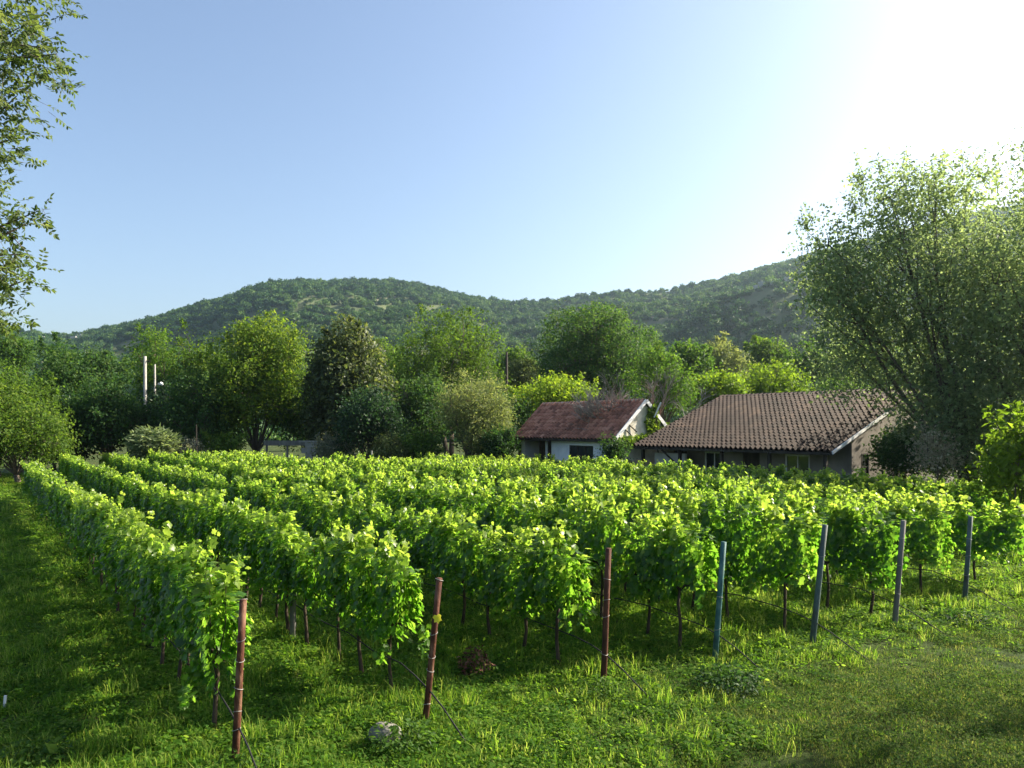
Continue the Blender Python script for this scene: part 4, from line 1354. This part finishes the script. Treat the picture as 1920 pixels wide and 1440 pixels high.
# ------------------------------------------------------------------ stone, weeds
def make_stone(name, label, x, y, r, seed, sq=(1, .8, .75)):
    rng = np.random.default_rng(seed)
    import bmesh
    bm = bmesh.new()
    bmesh.ops.create_icosphere(bm, subdivisions=3, radius=1)
    ax = unit(rng.normal(size=(9, 3))); of = rng.uniform(.62, .95, 9)
    for v in bm.verts:
        p = np.array(v.co)
        for a, q in zip(ax, of):
            t = p @ a
            if t > q: p = p - a * (t - q) * .85
        p = p + .03 * np.sin(p * 9)
        v.co = p * np.array(sq) * r
    me = bpy.data.meshes.new(name)
    bm.to_mesh(me); bm.free()
    me.materials.append(M['stone'])
    o = link_mesh(name, me)
    o.location = (x, y, r * .62)
    tag(o, label, 'stone')
d = gd(1395)
make_stone('field_stone', 'grey rounded field stone in the grass left of the second post', px(722, d), d, .17, 4)


def weed(label, bx, by, rad, h, n, mat, leaf, seed, tmpl=T_DIAMOND, group='weeds in the grass', name='weed'):
    rng = np.random.default_rng(seed)
    d = gd(by)
    root = empty(name, (px(bx, d), d, 0), 0, label, 'weed', group)
    a = rng.uniform(0, 6.28, n); r = rad * np.sqrt(rng.uniform(0, 1, n)); z = h * rng.uniform(.1, 1, n) * (1 - .5 * (r / rad) ** 2)
    P = np.stack([np.cos(a) * r, np.sin(a) * r, z], -1)
    N = np.stack([np.cos(a) * .4, np.sin(a) * .4, np.ones(n)], -1) + rng.normal(size=(n, 3)) * .5
    T = np.stack([np.cos(a), np.sin(a), np.full(n, .2)], -1) + rng.normal(size=(n, 3)) * .5
    link_mesh('leaves', leaf_mesh('leaves', P, N, T, leaf * np.exp(rng.normal(0, .3, n)), tmpl, np.clip(rng.normal(.4, .2, n), 0, 1), M[mat]), root)
    g = Geo()
    for k in range(10):
        q = P[rng.integers(n)]
        g.tube([(q[0] * .15, q[1] * .15, -.02), (q[0] * .6, q[1] * .6, q[2] * .6), q], [.006, .005, .002], 4, cap=False)
    tag(g.build('stems', M['mid'], root), kind='stuff')
weed('dark leafy weed clump at the foot of the blue-green post', 1365, 1290, .42, .3, 900, 'dark', .055, 1)
weed('broad weed clump growing beside the field stone', 752, 1400, .33, .3, 700, 'mid', .05, 2)
weed('reddish dry weed between the second and third rows', 892, 1262, .22, .38, 320, 'rust', .05, 3)
weed('leafy weed at the foot of the third post', 1118, 1300, .3, .22, 500, 'mid', .045, 4)
weed('low weed patch at the foot of the leftmost post', 470, 1440, .3, .18, 400, 'mid', .045, 5)
weed('dark weed clump in the shade below the farthest right post', 1800, 1165, .45, .2, 600, 'dark', .05, 6)
weed('low leafy weed at the bottom left corner', 60, 1432, .35, .22, 500, 'mid', .05, 7)

# small white marker at the left edge
d = gd(1330)
g = Geo(); g.bar((0, 0, -.05), (.02, 0, .16), .025, .018, up=(0, 1, 0))
o = g.build('marker_peg', M['white_paint']); o.location = (px(7, d), d, 0)
tag(o, 'small white marker peg in the grass at the left edge', 'peg')


# ------------------------------------------------------------------ grass
def tuft(name, seed, blades, h, spread, width, mat, lean=.5, straw=.1):
    rng = np.random.default_rng(seed)
    V, T3, A = [], [], []
    for b in range(blades):
        a = rng.uniform(0, 6.28); r = spread * math.sqrt(rng.uniform())
        base = np.array([math.cos(a) * r, math.sin(a) * r, -.01])
        da = rng.uniform(0, 6.28)
        dr = np.array([math.cos(da), math.sin(da), 0])
        hh = h * rng.uniform(.45, 1.15)
        ln = lean * hh * rng.uniform(.2, 1.2)
        sd = np.array([-dr[1], dr[0], 0]) * width * rng.uniform(.6, 1.2)
        m = base + dr * ln * .35 + np.array([0, 0, hh * .6])
        t = base + dr * ln + np.array([0, 0, hh * rng.uniform(.8, 1)])
        k = len(V)
        V += [base - sd * .7, base + sd * .7, m - sd, m + sd, t]
        T3 += [(k, k + 1, k + 3), (k, k + 3, k + 2), (k + 2, k + 3, k + 4)]
        v = rng.normal(.4, .15) if rng.uniform() > straw else rng.uniform(.8, 1)
        A += [v * .8, v * .8, v, v, v + .1]
    return proto(name, np_mesh(name, np.array(V), [np.array(T3)], attr=np.clip(np.array(A), 0, 1), mat=mat))


def clover(name, seed, n, rad, leaf, mat):
    rng = np.random.default_rng(seed)
    a = rng.uniform(0, 6.28, n); r = rad * np.sqrt(rng.uniform(0, 1, n))
    P = np.stack([np.cos(a) * r, np.sin(a) * r, rng.uniform(.02, .11, n)], -1)
    N = rng.normal(size=(n, 3)) * .4 + np.array([0, 0, 1])
    T = rng.normal(size=(n, 3))
    return proto(name, leaf_mesh(name, P, N, T, leaf * np.exp(rng.normal(0, .3, n)), T_VINE_FAR, np.clip(rng.normal(.4, .15, n), 0, 1), mat))


def mown_mask(x, y):
    """1 on the mown strip in front of the rows, 0 in the long grass"""
    o = x * NX + y * NY; s = x * RX + y * RY
    nb = (fbm(x * .5, y * .5, 51, 3) - .5) * 2.4
    return 1 / (1 + np.exp(-np.clip((6.1 + nb - s) * 2.2, -30, 30))) * 1 / (1 + np.exp(-np.clip((o - 4.6 + nb) * 2.0, -30, 30)))


def make_grass():
    rng = np.random.default_rng(8)
    G = M['grass']; Lm = M['lawn']
    longp = [tuft('grass_tuft', 10 + i, 40, .13, .13, .004, G, .7) for i in range(5)] + [tuft('grass_tuft_tall', 20 + i, 22, .26, .11, .004, G, .6, .2) for i in range(2)] + [clover('clover', 30 + i, 60, .16, .03, G) for i in range(3)]
    shortp = [tuft('mown_tuft', 40 + i, 60, .05, .14, .003, Lm, 1.0, .4) for i in range(4)] + [clover('mown_clover', 50 + i, 24, .14, .015, Lm) for i in range(2)]

    def points(d0, d1, dens, wid=.72):
        area = wid * (d1 ** 2 - d0 ** 2)
        n = int(area * dens)
        d = np.sqrt(rng.uniform(d0 ** 2, d1 ** 2, n))
        x = rng.uniform(-wid, wid, n) * d
        return x, d
    X, Y, SC, BIG = [], [], [], []
    for (a, b, dens, s) in ((5.0, 10, 95, 1.0), (10, 16, 70, 1.1), (16, 26, 26, 1.6), (26, 54, 7, 2.4)):
        x, y = points(a, b, dens)
        X.append(x); Y.append(y); SC.append(np.full(len(x), s)); 
    x = np.concatenate(X); y = np.concatenate(Y); s = np.concatenate(SC)
    mw = mown_mask(x, y)
    u = rng.uniform(size=len(x))
    islong = u > mw
    # long grass
    xl, yl, sl = x[islong], y[islong], s[islong]
    n = len(xl)
    patch = fbm(xl * .9, yl * .9, 5, 3)
    hscale = (.55 + .9 * patch) * (1 - .45 * mw[islong])
    idx = rng.choice(10, n, p=[.15, .15, .15, .15, .12, .04, .04, .08, .06, .06])
    idx = np.where((idx >= 5) & (idx <= 6) & (patch < .5), 0, idx)
    Sc = np.stack([sl, sl, np.minimum(sl, 1.5) * hscale * rng.uniform(.7, 1.2, n)], -1)
    R3 = np.stack([rng.normal(0, .1, n), rng.normal(0, .1, n), rng.uniform(0, 6.28, n)], -1)
    scatter('meadow_grass', np.stack([xl, yl, np.full(n, -.02)], -1), R3, Sc, idx, longp, 'long green grass growing between and before the vine rows', 'grass')
    # mown strip (denser)
    X, Y = [], []
    for (a, b, dens) in ((5.0, 10, 170), (10, 17, 120)):
        x_, y_ = points(a, b, dens)
        X.append(x_); Y.append(y_)
    x = np.concatenate(X); y = np.concatenate(Y)
    keep = rng.uniform(size=len(x)) < mown_mask(x, y) * (.25 + .75 * (fbm(x * .7, y * .7, 91, 3) < .62))
    x, y = x[keep], y[keep]
    n = len(x)
    s = rng.uniform(.8, 1.3, n)
    Sc = np.stack([s, s, s * rng.uniform(.6, 1.4, n)], -1)
    R3 = np.stack([rng.normal(0, .1, n), rng.normal(0, .1, n), rng.uniform(0, 6.28, n)], -1)
    scatter('lawn_grass', np.stack([x, y, np.full(n, -.015)], -1), R3, Sc, rng.choice(6, n, p=[.2, .2, .2, .2, .1, .1]), shortp, 'short mown grass of the strip in front of the rows', 'grass')
make_grass()

# ------------------------------------------------------------------ haze
HAZE_TOP = max(max(v.co.z for v in bpy.data.meshes['hills'].vertices) + 25, 200)
print('haze top', HAZE_TOP)


def make_haze():
    m, nt, out = nodes_of('valley_haze')
    v = nt.nodes.new('ShaderNodeVolumePrincipled')
    v.inputs['Color'].default_value = (0.66, 0.86, 1.0, 1)
    v.inputs['Density'].default_value = 0.00016
    v.inputs['Anisotropy'].default_value = 0.7
    nt.links.new(v.outputs[0], out.inputs['Volume'])
    g = Geo(); g.box(-1750, 1750, -1750, 1750, -3, HAZE_TOP)
    o = g.build('haze', m)
    tag(o, 'thin bluish haze filling the valley air', 'haze', kind='stuff')
make_haze()
